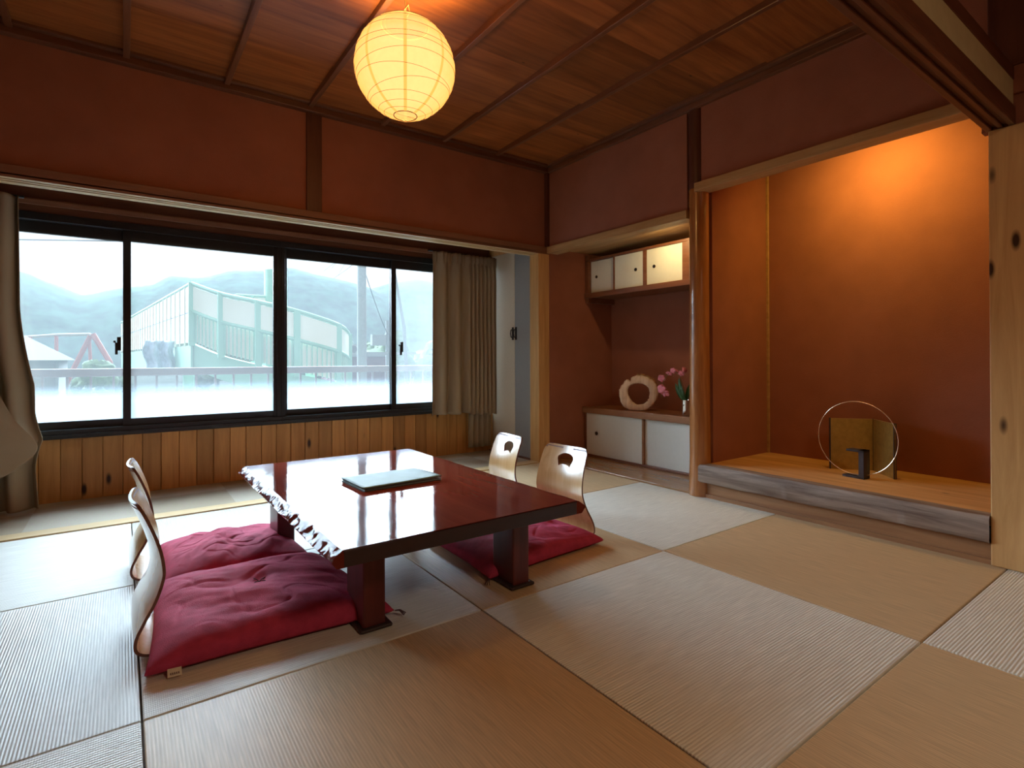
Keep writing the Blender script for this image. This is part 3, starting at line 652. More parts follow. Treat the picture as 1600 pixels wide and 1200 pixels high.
# ================================================================ cushions
def cushion(name, label, x0, x1, y0, y1, rz, seed, h=.075, corners=None, tagpos=None, group='crimson floor cushions'):
    """corners: list of four (dx,dy) offsets for (--, +-, ++, -+)"""
    cx, cy = (x0+x1)/2, (y0+y1)/2; hx, hy = (x1-x0)/2, (y1-y0)/2
    r = thing('floor_cushion' if name is None else name, label, 'cushion', (cx, cy, 0), 0, group)
    cor = corners or [(0, 0)]*4
    n = 96
    cs, sn = math.cos(rz), math.sin(rz)
    def P(u, v, sgn):
        a, b = 2*u-1, 2*v-1
        # pull sides in a little so that the corners point outwards
        ex = a*(1-.045*(1-b*b)*abs(a)) ; ey = b*(1-.045*(1-a*a)*abs(b))
        x, y = ex*hx, ey*hy
        ox = sum(c[0]*wt for c, wt in zip(cor, ((1-u)*(1-v), u*(1-v), u*v, (1-u)*v)))
        oy = sum(c[1]*wt for c, wt in zip(cor, ((1-u)*(1-v), u*(1-v), u*v, (1-u)*v)))
        x, y = x+ox, y+oy
        x, y = x*cs-y*sn, x*sn+y*cs
        prof = ((1-abs(a)**3.2)*(1-abs(b)**3.2))
        prof = max(prof, 0)**.42
        edge = (1-a**4)*(1-b**4)
        if sgn > 0:
            w = 0
            for (q, s, m_) in ((4, .010, 0), (9, .0045, 7), (22, .0014, 13)):
                ang = .9+seed
                uu = (a*math.cos(ang)+b*math.sin(ang)); vv = (-a*math.sin(ang)+b*math.cos(ang))
                w += s*noise.noise((uu*q*.55, vv*q*.22+seed*3, m_))*2*min(1, edge*1.5)
            rid = abs(noise.noise((a*2.6+seed, b*3.4, seed*2.1)))
            w -= .006*max(0, .10-rid)/.10*edge
            tuft = math.exp(-((a/.10)**2+(b/.10)**2)); w -= .014*tuft
            th = math.atan2(b, a); rad = math.hypot(a, b)
            w += .004*math.sin(th*11+seed*5)*max(0, rad-.62)*edge*2.5
            z = .020 + (h-.014)*prof + w*prof
        else:
            z = .020 - .016*prof**.5
        pt = Vector((cx+x, cy+y, max(z, .003)))
        return pt
    m = MB(); top = [P(i/(n-1), j/(n-1), 1) for j in range(n) for i in range(n)]; bot = [P(i/(n-1), j/(n-1), -1) for j in range(n) for i in range(n)]
    idx = lambda i, j: j*n+i
    vs = top[:]; mapb = {}
    for j in range(n):
        for i in range(n):
            if i in (0, n-1) or j in (0, n-1): mapb[idx(i, j)] = idx(i, j)
            else: mapb[idx(i, j)] = len(vs); vs.append(bot[idx(i, j)])
    fs = [(idx(i, j), idx(i+1, j), idx(i+1, j+1), idx(i, j+1)) for j in range(n-1) for i in range(n-1)]
    fs += [tuple(mapb[q] for q in (idx(i, j), idx(i, j+1), idx(i+1, j+1), idx(i+1, j))) for j in range(n-1) for i in range(n-1)]
    m.add(vs, fs).build('cover', M['cushion'], r, smooth=True, angle=90)
    for k, (i, j) in enumerate(((0, 0), (n-1, 0), (n-1, n-1), (0, n-1))):
        if k in (0, 3) and tagpos: continue
        if k == 1 and seed > 2: continue
        p = top[idx(i, j)]; d = (p-Vector((cx, cy, p.z))).normalized(); side = Vector((-d.y, d.x, 0))
        tt = MB()
        for q in (-1, 0, 1):
            tt.tube([p, p+d*.016+side*.003*q+Vector((0, 0, .002)), p+d*.034+side*.009*q-Vector((0, 0, .010))], .0016, 5)
        tt.build('tassel', M['tassel'], r)
    ct = P(.5, .5, 1); q = MB()
    for a in (.5, 2.1, 3.9, 5.4): q.tube([ct+Vector((0, 0, .001)), ct+Vector((.010*math.cos(a), .010*math.sin(a), .006)), ct+Vector((.026*math.cos(a), .026*math.sin(a), .007))], .0012, 5)
    q.build('centre_stitch', M['tassel'], r)
    if tagpos:
        u, v = tagpos; p = P(u, v, 1)
        d = Vector((.032, -.004, 0)); nrm = Vector((0, -1, 0))
        base = p + Vector((0, -.004, .002))
        tg = MB().add([base, base+d, base+d+Vector((0, -.014, -.016)), base+Vector((0, -.014, -.016)), base+Vector((0, -.0012, .0006)), base+d+Vector((0, -.0012, .0006)), base+d+Vector((0, -.0152, -.0154)), base+Vector((0, -.0152, -.0154))], [(0, 1, 2, 3), (4, 7, 6, 5), (0, 4, 5, 1), (1, 5, 6, 2), (2, 6, 7, 3), (3, 7, 4, 0)])
        to = tg.build('care_tag', M['tag'], r)
        ik = MB()
        for s0 in range(5):
            c0 = base + d*(.18+.14*s0) + Vector((0, -.0085, -.0070)); ik.add([c0, c0+d*.08, c0+d*.08+Vector((0, -.0035, -.004)), c0+Vector((0, -.0035, -.004))], [(0, 1, 2, 3)])
        for i_ in range(len(ik.v)): ik.v[i_] = (ik.v[i_][0], ik.v[i_][1]-.0014, ik.v[i_][2])
        ik.build('printed_mark', M['ink'], to)
    return r
cushion(None, 'large crimson cushion nearest the viewer, with a small cream tag', .010, .660, 1.695, 2.305, 0, .3, .092, [(.034, .0), (.060, -.040), (.0, -.0), (.07, .03)], (.075, .0))
cushion(None, 'crimson cushion behind the tagged one, partly under the table', .105, .635, 2.315, 2.83, 0, 1.7, .080, [(0, 0), (0, .0), (-.02, 0), (.02, 0)])
cushion(None, 'crimson cushion on the right, in front of the front right floor chair', 1.13, 1.745, 1.735, 2.235, 0, 2.9, .085, [(-.02, -.05), (.02, .0), (-.04, 0), (0, 0)])

# ================================================================ floor chairs (legless)
def chair_mesh():
    # side profile (x forward = towards the sitter's front, z up)
    prof = [(.40, .010), (.30, .009), (.18, .009), (.10, .010), (.055, .014), (.018, .026), (-.006, .050), (-.012, .085), (.002, .135), (.022, .185), (.034, .235), (.036, .275), (.030, .320), (.018, .365), (.002, .410), (-.014, .450), (-.021, .470)]
    # resample
    seg = [0]
    for a, b in zip(prof, prof[1:]): seg.append(seg[-1]+math.dist(a, b))
    T = seg[-1]
    def cr_(t):
        s = t*T; i = max(j for j in range(len(seg)-1) if seg[j] <= s+1e-9); q = (s-seg[i])/(seg[i+1]-seg[i])
        p = [prof[max(0, min(len(prof)-1, i+k))] for k in (-1, 0, 1, 2)]
        return [0.5*((2*p[1][c])+(-p[0][c]+p[2][c])*q+(2*p[0][c]-5*p[1][c]+4*p[2][c]-p[3][c])*q*q+(-p[0][c]+3*p[1][c]-3*p[2][c]+p[3][c])*q**3) for c in (0, 1)]
    def halfw(s):
        h = T-s                                        # distance from top
        wv = .182 - .030*max(0, min(1, (.36-h)/.36))   # slightly narrower at the top
        if s < .42: wv -= .032*min(1, (.42-s)/.06)
        wv -= .004*math.sin(min(1, h/.45)*PI)
        r_ = .045
        if h < r_: wv -= r_ - math.sqrt(max(0, r_*r_-(r_-h)**2))
        if s < .05: wv -= .05 - math.sqrt(max(0, .05**2-(.05-s)**2))
        return wv
    ts = [i/90 for i in range(91)] + [1-.045/T*(1-math.cos(k*PI/16)) for k in range(1, 8)] + [.05/T*(1-math.cos(k*PI/16)) for k in range(1, 8)]
    ts = sorted(set(round(t, 5) for t in ts)); nu = 25
    vs = []; thick = .0085
    rows = []
    for t in ts:
        x, z = cr_(t); x2, z2 = cr_(min(1, t+.004)); x1, z1 = cr_(max(0, t-.004))
        d = Vector((x2-x1, 0, z2-z1)).normalized(); nrm = Vector((d.z, 0, -d.x))   # towards the sitter (+x)
        hw = halfw(t*T); bend = max(0, min(1, (z-.06)/.2))
        row = []
        for i in range(nu):
            s = -1+2*i/(nu-1); y = s*hw; off = bend*.030*(y/.18)**2
            row.append((Vector((x, y, z))+nrm*(off), nrm))
        rows.append(row)
    m = MB(); n = len(ts)
    front = [r_[i][0]+r_[i][1]*thick/2 for r_ in rows for i in range(nu)]
    back = [r_[i][0]-r_[i][1]*thick/2 for r_ in rows for i in range(nu)]
    zmin = min(p.z for p in front+back); front = [p-Vector((0, 0, zmin-.001)) for p in front]; back = [p-Vector((0, 0, zmin-.001)) for p in back]
    o = len(front); fs = []
    for j in range(n-1):
        for i in range(nu-1):
            a, b, c_, d_ = j*nu+i, j*nu+i+1, (j+1)*nu+i+1, (j+1)*nu+i
            fs.append((a, b, c_, d_)); fs.append((o+a, o+d_, o+c_, o+b))
    for j in range(n-1):
        for i in (0, nu-1): fs.append((j*nu+i, (j+1)*nu+i, o+(j+1)*nu+i, o+j*nu+i))
    for i in range(nu-1):
        for j in (0, n-1): fs.append((j*nu+i, j*nu+i+1, o+j*nu+i+1, o+j*nu+i))
    m.add(front+back, fs)
    return m
CH = chair_mesh()
def make_chair(label):
    r = thing('legless_floor_chair', label, 'floor chair', (0, 0, 0), 0, 'bent plywood floor chairs around the low table')
    body = MB(); body.v = CH.v[:]; body.f = CH.f[:]
    o = body.build('shell_tmp', M['chair'], None)
    # fan shaped hand hole
    poly = []
    for k in range(17):
        a = math.radians(180-180*k/16); poly.append((.056*math.cos(a), .006+.030*math.sin(a)**.8 if math.sin(a) > 0 else .006))
    for k in range(9):
        a = k/8; poly.append((.040-.080*a, -.030+.010*math.sin(a*PI)))
    cut = MB().prism(poly, .2, lambda a, b, t: Vector((-.12+t, a, .393+b))).build('cut_tmp', None)
    md = o.modifiers.new('b', 'BOOLEAN'); md.object = cut; md.operation = 'DIFFERENCE'; md.solver = 'EXACT'
    dg = bpy.context.evaluated_depsgraph_get(); me = bpy.data.meshes.new_from_object(o.evaluated_get(dg))
    bpy.data.objects.remove(o); bpy.data.objects.remove(cut)
    me.materials.clear(); me.materials.append(M['chair']); me.materials.append(M['chair_edge'])
    for p in me.polygons: p.use_smooth = True; p.material_index = 0
    me.update()
    bm = bmesh.new(); bm.from_mesh(me)
    # the rim faces (plywood edge) are those whose normal lies sideways or that are thin
    for f in bm.faces:
        es = sorted(e.calc_length() for e in f.edges)
        lens = [e.calc_length() for e in f.edges if abs(e.calc_length()-.0085) < .0012]
        if abs(f.normal.y) > .75 or (len(f.verts) == 4 and len(lens) >= 2 and f.calc_area() < .0085*.03 and f.calc_center_median().z > .452) : f.material_index = 1
    bm.to_mesh(me); bm.free()
    me.set_sharp_from_angle(angle=math.radians(38))
    s = bpy.data.objects.new('bent_shell', me); COL.objects.link(s); s.parent = r
    bvl = s.modifiers.new('bevel', 'BEVEL'); bvl.width = .0012; bvl.segments = 2; bvl.limit_method = 'ANGLE'; bvl.angle_limit = math.radians(50)
    return r
c1 = make_chair('floor chair behind the tagged cushion, nearest the viewer on the left')
c1.location = (.036, 1.965, 0); c1.scale = (.94, .97, .93)
c2 = copy_tree(c1); c2['label'] = 'rear floor chair on the left side of the table, partly hidden by the near one'; c2.location = (.034, 2.60, 0)
c3 = copy_tree(c1); c3['label'] = 'front right floor chair, shaded brown on one half, behind the right cushion'; c3.location = (1.728, 1.945, 0); c3.rotation_euler.z = PI+math.radians(3); c3.scale = (.9, .93, .9)
c4 = copy_tree(c1); c4['label'] = 'rear right floor chair, shining white, near the closet'; c4.location = (1.735, 2.42, 0); c4.rotation_euler.z = PI-math.radians(6); c4.scale = (.9, .88, .9)

# ================================================================ shelf niche contents
def pull(parent, x, y, z, r=.016):
    MB().tube([(x-.0035, y, z), (x+.004, y, z)], [r, r*.9], 20).build('finger_pull', M['dark_pull'], parent, smooth=True)
lc = thing('low_cabinet', 'low built-in cabinet with white sliding doors in the shelf niche', 'cabinet', (3.39, 2.73, 0))
MB().box(3.205, AX-.005, 2.075, YK-.015, .425-.045, .425).box(3.195, 3.235, 2.075, YK-.015, .380, .430).build('top_board', M['shelf_top'], lc, bevel=.003)
MB().box(3.22, AX-.005, 2.08, 2.11, .0125, .385).box(3.22, AX-.005, 3.370, YK-.015, .0125, .385).box(3.215, AX-.005, 2.08, YK-.015, .0125, .030).box(3.45, AX-.01, 2.1, 3.38, .03, .38).build('body', M['shelf'], lc, bevel=.002)
d1 = MB().box(3.222, 3.236, 2.760, 3.372, .030, .380).build('sliding_door', M['door_paper'], lc, bevel=.002); pull(d1, 3.222, 3.252, .213)
d2 = MB().box(3.238, 3.252, 2.11, 2.752, .030, .380).build('sliding_door', M['door_paper'], lc, bevel=.002)
MB().box(3.218, 3.239, 2.746, 2.762, .028, .382).build('stile', M['shelf_top'], lc)
uc = thing('wall_cabinet', 'high built-in cabinet with three small white sliding doors', 'cabinet', (3.39, 2.73, 1.37))
MB().box(3.235, AX-.005, 2.075, YK-.015, 1.365, 1.395).box(3.222, 3.262, 2.075, YK-.015, 1.358, 1.400).build('bottom_board', M['shelf'], uc, bevel=.003)
MB().box(3.235, AX-.005, 2.075, YK-.015, 1.672, 1.692).build('top_board', M['shelf'], uc, bevel=.002)
MB().box(3.235, AX-.005, 3.355, YK-.015, 1.32, 1.73).build('side_panel', M['shelf'], uc, bevel=.002)
MB().box(3.235, AX-.005, 2.075, 2.36, 1.395, 1.672).build('side_panel', M['shelf'], uc)
for y0, y1, x, py in ((3.075, 3.352, 3.262, 3.285), (2.765, 3.062, 3.246, 2.84), (2.405, 2.732, 3.246, 2.66)):
    MB().box(x, x+.012, y0, y1, 1.398, 1.670).build('sliding_door', M['door_paper'], uc, bevel=.002)
    pull(uc.children[-1], x, py, 1.535, .013)
for ya, yb in ((2.732, 2.765), (3.062, 3.075), (2.36, 2.405)): MB().box(3.240, 3.262, ya, yb, 1.395, 1.672).build('stile', M['shelf'], uc, bevel=.001)
# hollow root ring
ho = thing('hollow_wood_ring', 'hollow ring of pale natural root wood standing on the low cabinet', 'ornament', (3.33, 2.89, .43))
def ring(u, v):
    a = 2*PI*u; b = 2*PI*v
    ro = .150*(1+.05*math.sin(2*a+.6)+.03*noise.noise((math.cos(a)*2.2, math.sin(a)*2.2, 1))) ; ri = .084*(1+.05*math.sin(3*a)+.05*noise.noise((math.cos(a)*3, math.sin(a)*3, 8)))
    nk = math.exp(-((a-2.13)/.10)**2); ro -= .030*nk                                     # notch upper left
    ro += .006*noise.noise((math.cos(a)*9, math.sin(a)*9, 4)) * (1 if math.sin(a) > 0 else .3)
    gap = max(0, math.cos(a+.62))**6; ri += .010*gap*(1+noise.noise((a*9, 0, 0)))        # eaten inner rim lower right
    rm = (ro+ri)/2; hw = (ro-ri)/2; th = .024
    cb, sb = math.cos(b), math.sin(b)
    rr = rm + hw*math.copysign(abs(cb)**.5, cb); dd = th*math.copysign(abs(sb)**.5, sb)
    x = dd + .004*noise.noise((a*5, b*2, 3)); yy = -rr*math.cos(a); zz = rr*math.sin(a)
    zz = max(zz, -.132)
    p = Matrix.Rotation(math.radians(30), 4, 'Z') @ Vector((x, yy, 0))
    return Vector((3.33+p.x, 2.89+p.y, .43+.1325+zz))
rg = MB(); NU, NV = 160, 24
for i in range(NU):
    for j in range(NV): rg.v.append(tuple(ring(i/NU, j/NV)))
for i in range(NU):
    for j in range(NV): rg.f.append((i*NV+j, ((i+1) % NU)*NV+j, ((i+1) % NU)*NV+(j+1) % NV, i*NV+(j+1) % NV))
rg.build('ring', M['ring_wood'], ho, smooth=True, angle=60)
bk = MB()
def barkf(u, v):
    a = math.radians(15+80*u); p0 = ring(a/(2*PI), 0.0); c0 = Vector((3.33, 2.89, .5625)); d = (p0-c0).normalized()
    return p0 + d*(.004+.006*noise.noise((u*14, v*4, 1))) + Vector((.87, .5, 0))*(.021*(2*v-1))
bk.grid(barkf, 50, 9).build('bark', M['bark'], ho, smooth=True, solid=.004)
# orchid
vs_ = thing('orchid_vase', 'polished silver cup holding pink orchids beside the log post', 'vase with flowers', (3.30, 2.425, .43))
vm = MB(); pr = [(.000, .0), (.026, .0), (.027, .004), (.027, .105), (.0285, .110), (.026, .110), (.0245, .105), (.0245, .01), (.0, .01)]
vm.grid(lambda u, v: Vector((3.30+pr[round(v*8)][0]*math.cos(2*PI*u), 2.425+pr[round(v*8)][0]*math.sin(2*PI*u), .43+pr[round(v*8)][1])), 28, 9, True)
vm.build('cup', M['silver'], vs_, smooth=True, angle=40)
MB().tube([(3.272, 2.425, .50), (3.262, 2.425, .50)], .004, 8).build('knob', M['silver'], vs_, smooth=True)
def leaf(b, tip, w, name='leaf', mt=None, par=None):
    b, tip = Vector(b), Vector(tip); d = tip-b; s = d.cross(Vector((1, 0, 0))).normalized()
    def f(u, v):
        ww = w*math.sin(PI*min(1, .08+v*.92))**.8; c_ = b + d*v + Vector((-.02*math.sin(PI*v), 0, 0))
        return c_ + s*ww*(2*u-1) + Vector((.3*ww*abs(2*u-1), 0, 0))
    return MB().grid(f, 5, 14).build(name, mt, par, smooth=True, solid=.0012)
for tip in ((3.28, 2.50, .66), (3.27, 2.46, .70), (3.33, 2.38, .69), (3.25, 2.42, .64)):
    leaf((3.30, 2.425, .52), tip, .020, 'leaf', M['leaf'], vs_)
stem_pts = [(3.30, 2.425, .50), (3.29, 2.43, .62), (3.275, 2.46, .72), (3.26, 2.51, .755), (3.25, 2.53, .735), (3.24, 2.57, .68), (3.235, 2.585, .61), (3.235, 2.588, .55)]
MB().tube(stem_pts, .0022, 6).build('stem', M['stem'], vs_, smooth=True)
def bloom(c, s, tilt):
    c = Vector(c); m = MB(); R = Matrix.Rotation(tilt, 3, 'X') @ Matrix.Rotation(tilt*.6, 3, 'Z')
    for k in range(5):
        a = 2*PI*k/5+.3; d = R @ Vector((-.35, math.cos(a), math.sin(a))).normalized(); t_ = R @ Vector((0, -math.sin(a), math.cos(a)))
        wd = s*(.42 if k % 2 else .55)
        def f(u, v, d=d, t_=t_, wd=wd):
            return c + d*s*v + t_*wd*math.sin(PI*(.06+.9*v))**.7*(2*u-1) + Vector((-.006*math.sin(PI*u), 0, 0)) + Vector((.3*s*v*v, 0, 0))
        m.grid(f, 6, 8)
    return m
for c_, s_, t_ in (((3.232, 2.615, .625), .036, .2), ((3.238, 2.590, .600), .034, 1.1), ((3.234, 2.60, .650), .030, 2.0), ((3.244, 2.625, .705), .030, .7), ((3.252, 2.565, .745), .024, 1.4), ((3.256, 2.53, .762), .022, .4), ((3.262, 2.495, .765), .026, 2.2), ((3.268, 2.47, .745), .024, 1.0), ((3.272, 2.44, .770), .024, 2.8)):
    bloom((c_[0], c_[1]-.03, c_[2]-.01), s_*1.05, t_).build('blossom', M['petal'], vs_, smooth=True, solid=.0008)

# ================================================================ display alcove contents
gs = thing('folding_screen', 'small gold folding screen standing in the display alcove', 'screen', (3.40, 1.28, .2))
def panel(a, b, z0, z1, th):
    a, b = Vector((*a, 0)), Vector((*b, 0)); d = (b-a).normalized(); n = Vector((-d.y, d.x, 0))*th
    m = MB(); P4 = [a-n/2, b-n/2, b+n/2, a+n/2]
    return m.add([p+Vector((0, 0, z0)) for p in P4]+[p+Vector((0, 0, z1)) for p in P4], [(3, 2, 1, 0), (4, 5, 6, 7), (0, 1, 5, 4), (1, 2, 6, 5), (2, 3, 7, 6), (3, 0, 4, 7)])
pa, pb, pc = (3.318, 1.456), (3.462, 1.282), (3.291, 1.118)
# bottom corners on the alcove floor; top edge at about 0.50
panel(pa, pb, .200, .492, .010).build('panel', M['gold'], gs, bevel=.001)
panel(pb, pc, .200, .492, .010).build('panel', M['gold'], gs, bevel=.001)
for (a, b, e) in ((pa, pb, 0), (pa, pb, 1), (pb, pc, 1)):
    av, bv = Vector((*a, 0)), Vector((*b, 0)); d = (bv-av).normalized()
    q = bv-d*.006 if e else av; q2 = q+d*.006
    panel((q.x, q.y), (q2.x, q2.y), .198, .494, .013).build('edge_strip', M['black_wood'], gs)
st = thing('display_stand', 'small black wooden C-shaped stand holding up the metal ring', 'stand', (3.16, 1.26, .2))
RS = rot((3.185, 1.245, 0), math.radians(-6))
MB().box(-.030, .030, -.035, -.008, .2, .352, RS).box(-.030, .030, -.035, .075, .2, .212, RS).box(-.030, .030, -.035, .055, .340, .352, RS).build('block', M['black_wood'], st, bevel=.0015)
rgx = thing('metal_ring', 'thin pale metal hoop standing upright in the black stand', 'ring', (3.185, 1.262, .213))
RC = rot((3.185, 1.262, 0), math.radians(-2)); RR = .196
MB().tube([RC @ Vector((0, RR*math.cos(t*PI/60), .2145+RR+RR*math.sin(t*PI/60))) for t in range(120)], .0022, 8, closed=True).build('hoop', M['ring_metal'], rgx, smooth=True)

# ================================================================ outside
structure(MB().box(-160, 260, 8, 420, -3.4, -3.2).build('floor_outside', plain('outside_ground', (.05, .055, .045), 1.0, spec=0, var=.3, vscale=.15)), 'grey-green ground far below the window', 'ground')
structure(MB().box(-4, 7, YW+.10, 5.5, -.35, -.25).build('floor_balcony', plain('balcony_concrete', (.42, .42, .42), .8)), 'concrete balcony floor outside the window', 'balcony')
rail = thing('balcony_railing', 'brown-grey metal railing across the view outside the window', 'railing', (1.5, 5.3, -.25))
rm = plain('painted_metal', (.12, .11, .115), .5)
MB().box(-3.5, 6.5, 5.27, 5.33, .712, .775).build('top_rail', rm, rail, bevel=.008)
MB().box(-3.5, 6.5, 5.285, 5.315, -.18, -.15).build('bottom_rail', rm, rail)
k = 0; x = -2.9
while x < 6.3:
    MB().box(x-.008, x+.008, 5.292, 5.308, -.25, .713).build('baluster', rm, rail); x += .142
# hills
def ridge(x):
    pts = [(-260, 42), (-120, 44), (-60, 43), (-33, 37), (-24, 33), (-14, 29), (0, 33), (10, 35), (18, 40), (29, 40), (45, 45), (58, 46), (70, 49), (87, 46), (107, 43), (114, 41), (129, 46), (144, 49), (157, 48), (220, 52), (420, 50)]
    for (a, ha), (b, hb) in zip(pts, pts[1:]):
        if a <= x <= b: q = (x-a)/(b-a); q = q*q*(3-2*q)*.5+q*.5; return ha+(hb-ha)*q
    return 40
def hillf(u, v):
    x = -230+620*u; yy = 235+65*v
    h = ridge(x*300/yy if yy > 0 else x) if False else ridge(x)
    z = -4 + (h+4)*(math.sin(v*PI/2)**.8)
    z += 2.2*.3*noise.noise((x*.05, yy*.05, 0))*v*(1-v)*4 + .2*noise.noise((x*.25, yy*.25, 3)) + .3*noise.noise((x*.7, yy*.7, 3))
    return Vector((x, yy, z))
hm = plain('forested_hillside', (.03, .075, .05), .95, var=.5, vscale=.16, spec=.1, bump=(1, .5))
structure(MB().grid(hillf, 420, 60).build('terrain_hills', hm, smooth=True, angle=180), 'forested hills behind the town', 'hills')
# footbridge ramp
green = plain('pale_green_paint', (.23, .46, .33), .6); panelm = plain('cream_screen_panel', (.72, .71, .58), .7)
fbk = thing('footbridge', 'pale green footbridge with cream screen panels and a curving ramp', 'footbridge', (2.0, 16, -3.2))
curve = [(1.45, 16.23, 2.83), (2.01, 15.33, 2.51), (2.71, 14.45, 2.27), (3.48, 13.89, 2.04), (4.64, 14.30, 1.76), (5.32, 15.45, 1.57), (5.75, 16.9, 1.47)]
def cpt(t, dz=0, off=0):
    n_ = len(curve)-1; s = t*n_; i = min(n_-1, int(s)); q = s-i
    p = [Vector(curve[max(0, min(n_, i+k))]) for k in (-1, 0, 1, 2)]
    r_ = .5*((2*p[1])+(-p[0]+p[2])*q+(2*p[0]-5*p[1]+4*p[2]-p[3])*q*q+(-p[0]+3*p[1]-3*p[2]+p[3])*q**3)
    return r_ + Vector((0, 0, dz))
ts = [i/60 for i in range(61)]
MB().tube([cpt(t) for t in ts], .055, 8).build('hand_rail', green, fbk, smooth=True)
MB().tube([cpt(t, -.71) for t in ts], .05, 8).build('hand_rail', green, fbk, smooth=True)
for i in range(6):
    a, b = i/6+.01, (i+1)/6-.01; 
    MB().grid(lambda u, v: cpt(a+(b-a)*u, -.07-.60*v), 12, 3).build('screen_panel', panelm, fbk, solid=.02)
    MB().grid(lambda u, v: cpt(a+(b-a)*u, -.76-.72*v) + Vector((.03, .08, 0)), 12, 3).build('screen_panel', panelm, fbk, solid=.02)
    for kk in range(8):
        p = cpt(a+(b-a)*(kk+.5)/8); MB().box(p.x-.014, p.x+.014, p.y-.014, p.y+.014, p.z-1.50, p.z-.71).build('bar', green, fbk)
for i in range(7):
    p = cpt(i/6); MB().box(p.x-.075, p.x+.075, p.y-.06, p.y+.06, p.z-1.62, p.z+.02).build('post', green, fbk)
MB().grid(lambda u, v: cpt(u, -1.56-.62*v) + Vector((.05, .12, 0)), 60, 3).build('girder', green, fbk, solid=.1)
lw0, lw1 = Vector((1.45, 16.23, 0)), Vector((-.05, 35.5, 0))
def lp(t, z): q = lw0.lerp(lw1, t); return Vector((q.x, q.y, z))
for za, zb, nm, mt in ((2.12, 2.78, 'screen_panel', panelm), (1.30, 2.08, 'screen_panel', panelm), (.45, 1.22, 'girder', green)):
    MB().grid(lambda u, v: lp(u, za+(zb-za)*v), 3, 2).build(nm, mt, fbk, solid=.05)
MB().tube([lp(0, 2.83), lp(1, 2.85)], .05, 8).build('hand_rail', green, fbk); MB().tube([lp(0, 2.10), lp(1, 2.12)], .035, 8).build('hand_rail', plain('blue_grey_rail', (.20, .26, .34), .5), fbk)
for kk in range(26):
    p = lp(kk/25, 0); MB().box(p.x-.05, p.x-.02, p.y-.02, p.y+.02, 1.20, 2.80).build('mullion', panelm if kk else green, fbk)
for px_, py_ in ((2.9, 15.6), (1.7, 20), (4.4, 16.0)):
    MB().tube([(px_, py_, -3.2), (px_, py_, .8)], .16, 12).build('column', green, fbk, smooth=True)
tw = thing('stair_tower', 'pale green round column and stair head behind the footbridge', 'tower', (4.5, 21.5, -3.2))
MB().tube([(4.62, 21.4, -3.2), (4.62, 21.4, 4.15)], .40, 24).build('column', green, tw, smooth=True)
MB().box(3.3, 4.4, 21.3, 21.4, 2.3, 3.1).build('screen_panel', panelm, tw)
MB().tube([(2.2, 21.3, 2.55), (3.3, 21.3, 3.15), (4.5, 21.3, 3.15)], .05, 8).box(3.28, 3.38, 21.25, 21.35, 1.8, 3.15).box(3.75, 3.85, 21.25, 21.35, 1.8, 3.15).build('hand_rail', green, tw)
tag(MB().grid(lambda u, v: Vector((.50+.75*u+.05*math.sin(v*7), 18.6+.12*math.sin(u*14)+.1*noise.noise((u*4, v*4, 1)), .45+.95*v)), 30, 20).build('tarpaulin', plain('blue_white_sheet', (.42, .50, .60), .5, var=.3, vscale=5), smooth=True, solid=.01), 'blue and white plastic sheet hung under the footbridge', 'sheet')
# utility pole with equipment
up = thing('utility_pole', 'tall pale concrete utility pole seen through the right window', 'utility pole', (7.2, 19.5, -3.2))
conc = plain('pale_concrete', (.26, .27, .27), .8, var=.08)
MB().tube([(7.2, 19.5, -3.2), (7.2, 19.5, 7.5)], [.19, .15], 20).build('pole', conc, up, smooth=True)
MB().tube([(7.2, 19.5, .45), (7.2, 19.5, .52)], .21, 20).build('band', conc, up, smooth=True)
MB().box(7.1, 9.4, 19.5, 19.58, 1.02, 1.12).build('arm', conc, up)
sp = thing('utility_pole', 'slim grey service pole with a box beside the black window stile', 'utility pole', (11.95, 28.4, -3.2))
MB().tube([(11.95, 28.4, -3.2), (11.95, 28.4, 3.0)], .10, 12).build('pole', conc, sp, smooth=True)
MB().box(11.0, 11.8, 28.2, 28.5, 1.6, 2.2).build('meter_box', conc, sp)
cable = plain('black_cable', (.05, .05, .06), .6)
for (a, b, sag, lab) in (((-12, 24, 6.3), (7.2, 19.5, 5.9), .5, 'upper left power cable sagging across the sky'), ((-12, 26, 5.6), (7.2, 19.5, 5.0), .3, 'middle power cable across the sky'), ((-12, 22, 3.6), (7.2, 19.5, 5.2), .1, 'rising power cable crossing the others'), ((7.2, 19.5, 4.5), (12, 28.4, 2.2), .2, 'cable falling from the concrete pole to the slim pole'), ((7.2, 19.5, 5.2), (22, 22, 6.2), .4, 'power cable leaving the pole to the right')):
    pts = [Vector(a).lerp(Vector(b), t/24)-Vector((0, 0, sag*4*(t/24)*(1-t/24))) for t in range(25)]
    tag(MB().tube(pts, .018, 5).build('power_cable', cable), lab, 'cable', 'power cables outside')
tg = thing('bare_tree', 'bare thin branches hanging before the sky beside the pole', 'tree', (6.4, 18, -3.2))
tb = MB(); random.seed(11)
MB().tube([(8.6, 18.2, -3.2), (8.3, 18.2, 2), (7.6, 18.1, 5.6)], [.09, .06, .03], 8).build('trunk', plain('grey_twig', (.12, .11, .10), .9), tg)
for q in range(9):
    p = Vector((7.7, 18.1, 5.2)); d = Vector((-1, random.uniform(-.2, .2), random.uniform(-.3, .15))).normalized(); pts = [p.copy()]
    for s_ in range(9): d = (d+Vector((random.uniform(-.2, .1), random.uniform(-.2, .2), random.uniform(-.35, .12)))).normalized(); p = p+d*.3; pts.append(p.copy())
    tb.tube(pts, [.014-.001*k_ for k_ in range(10)], 4)
tb.build('branches', plain('grey_twig2', (.14, .13, .12), .9), tg)
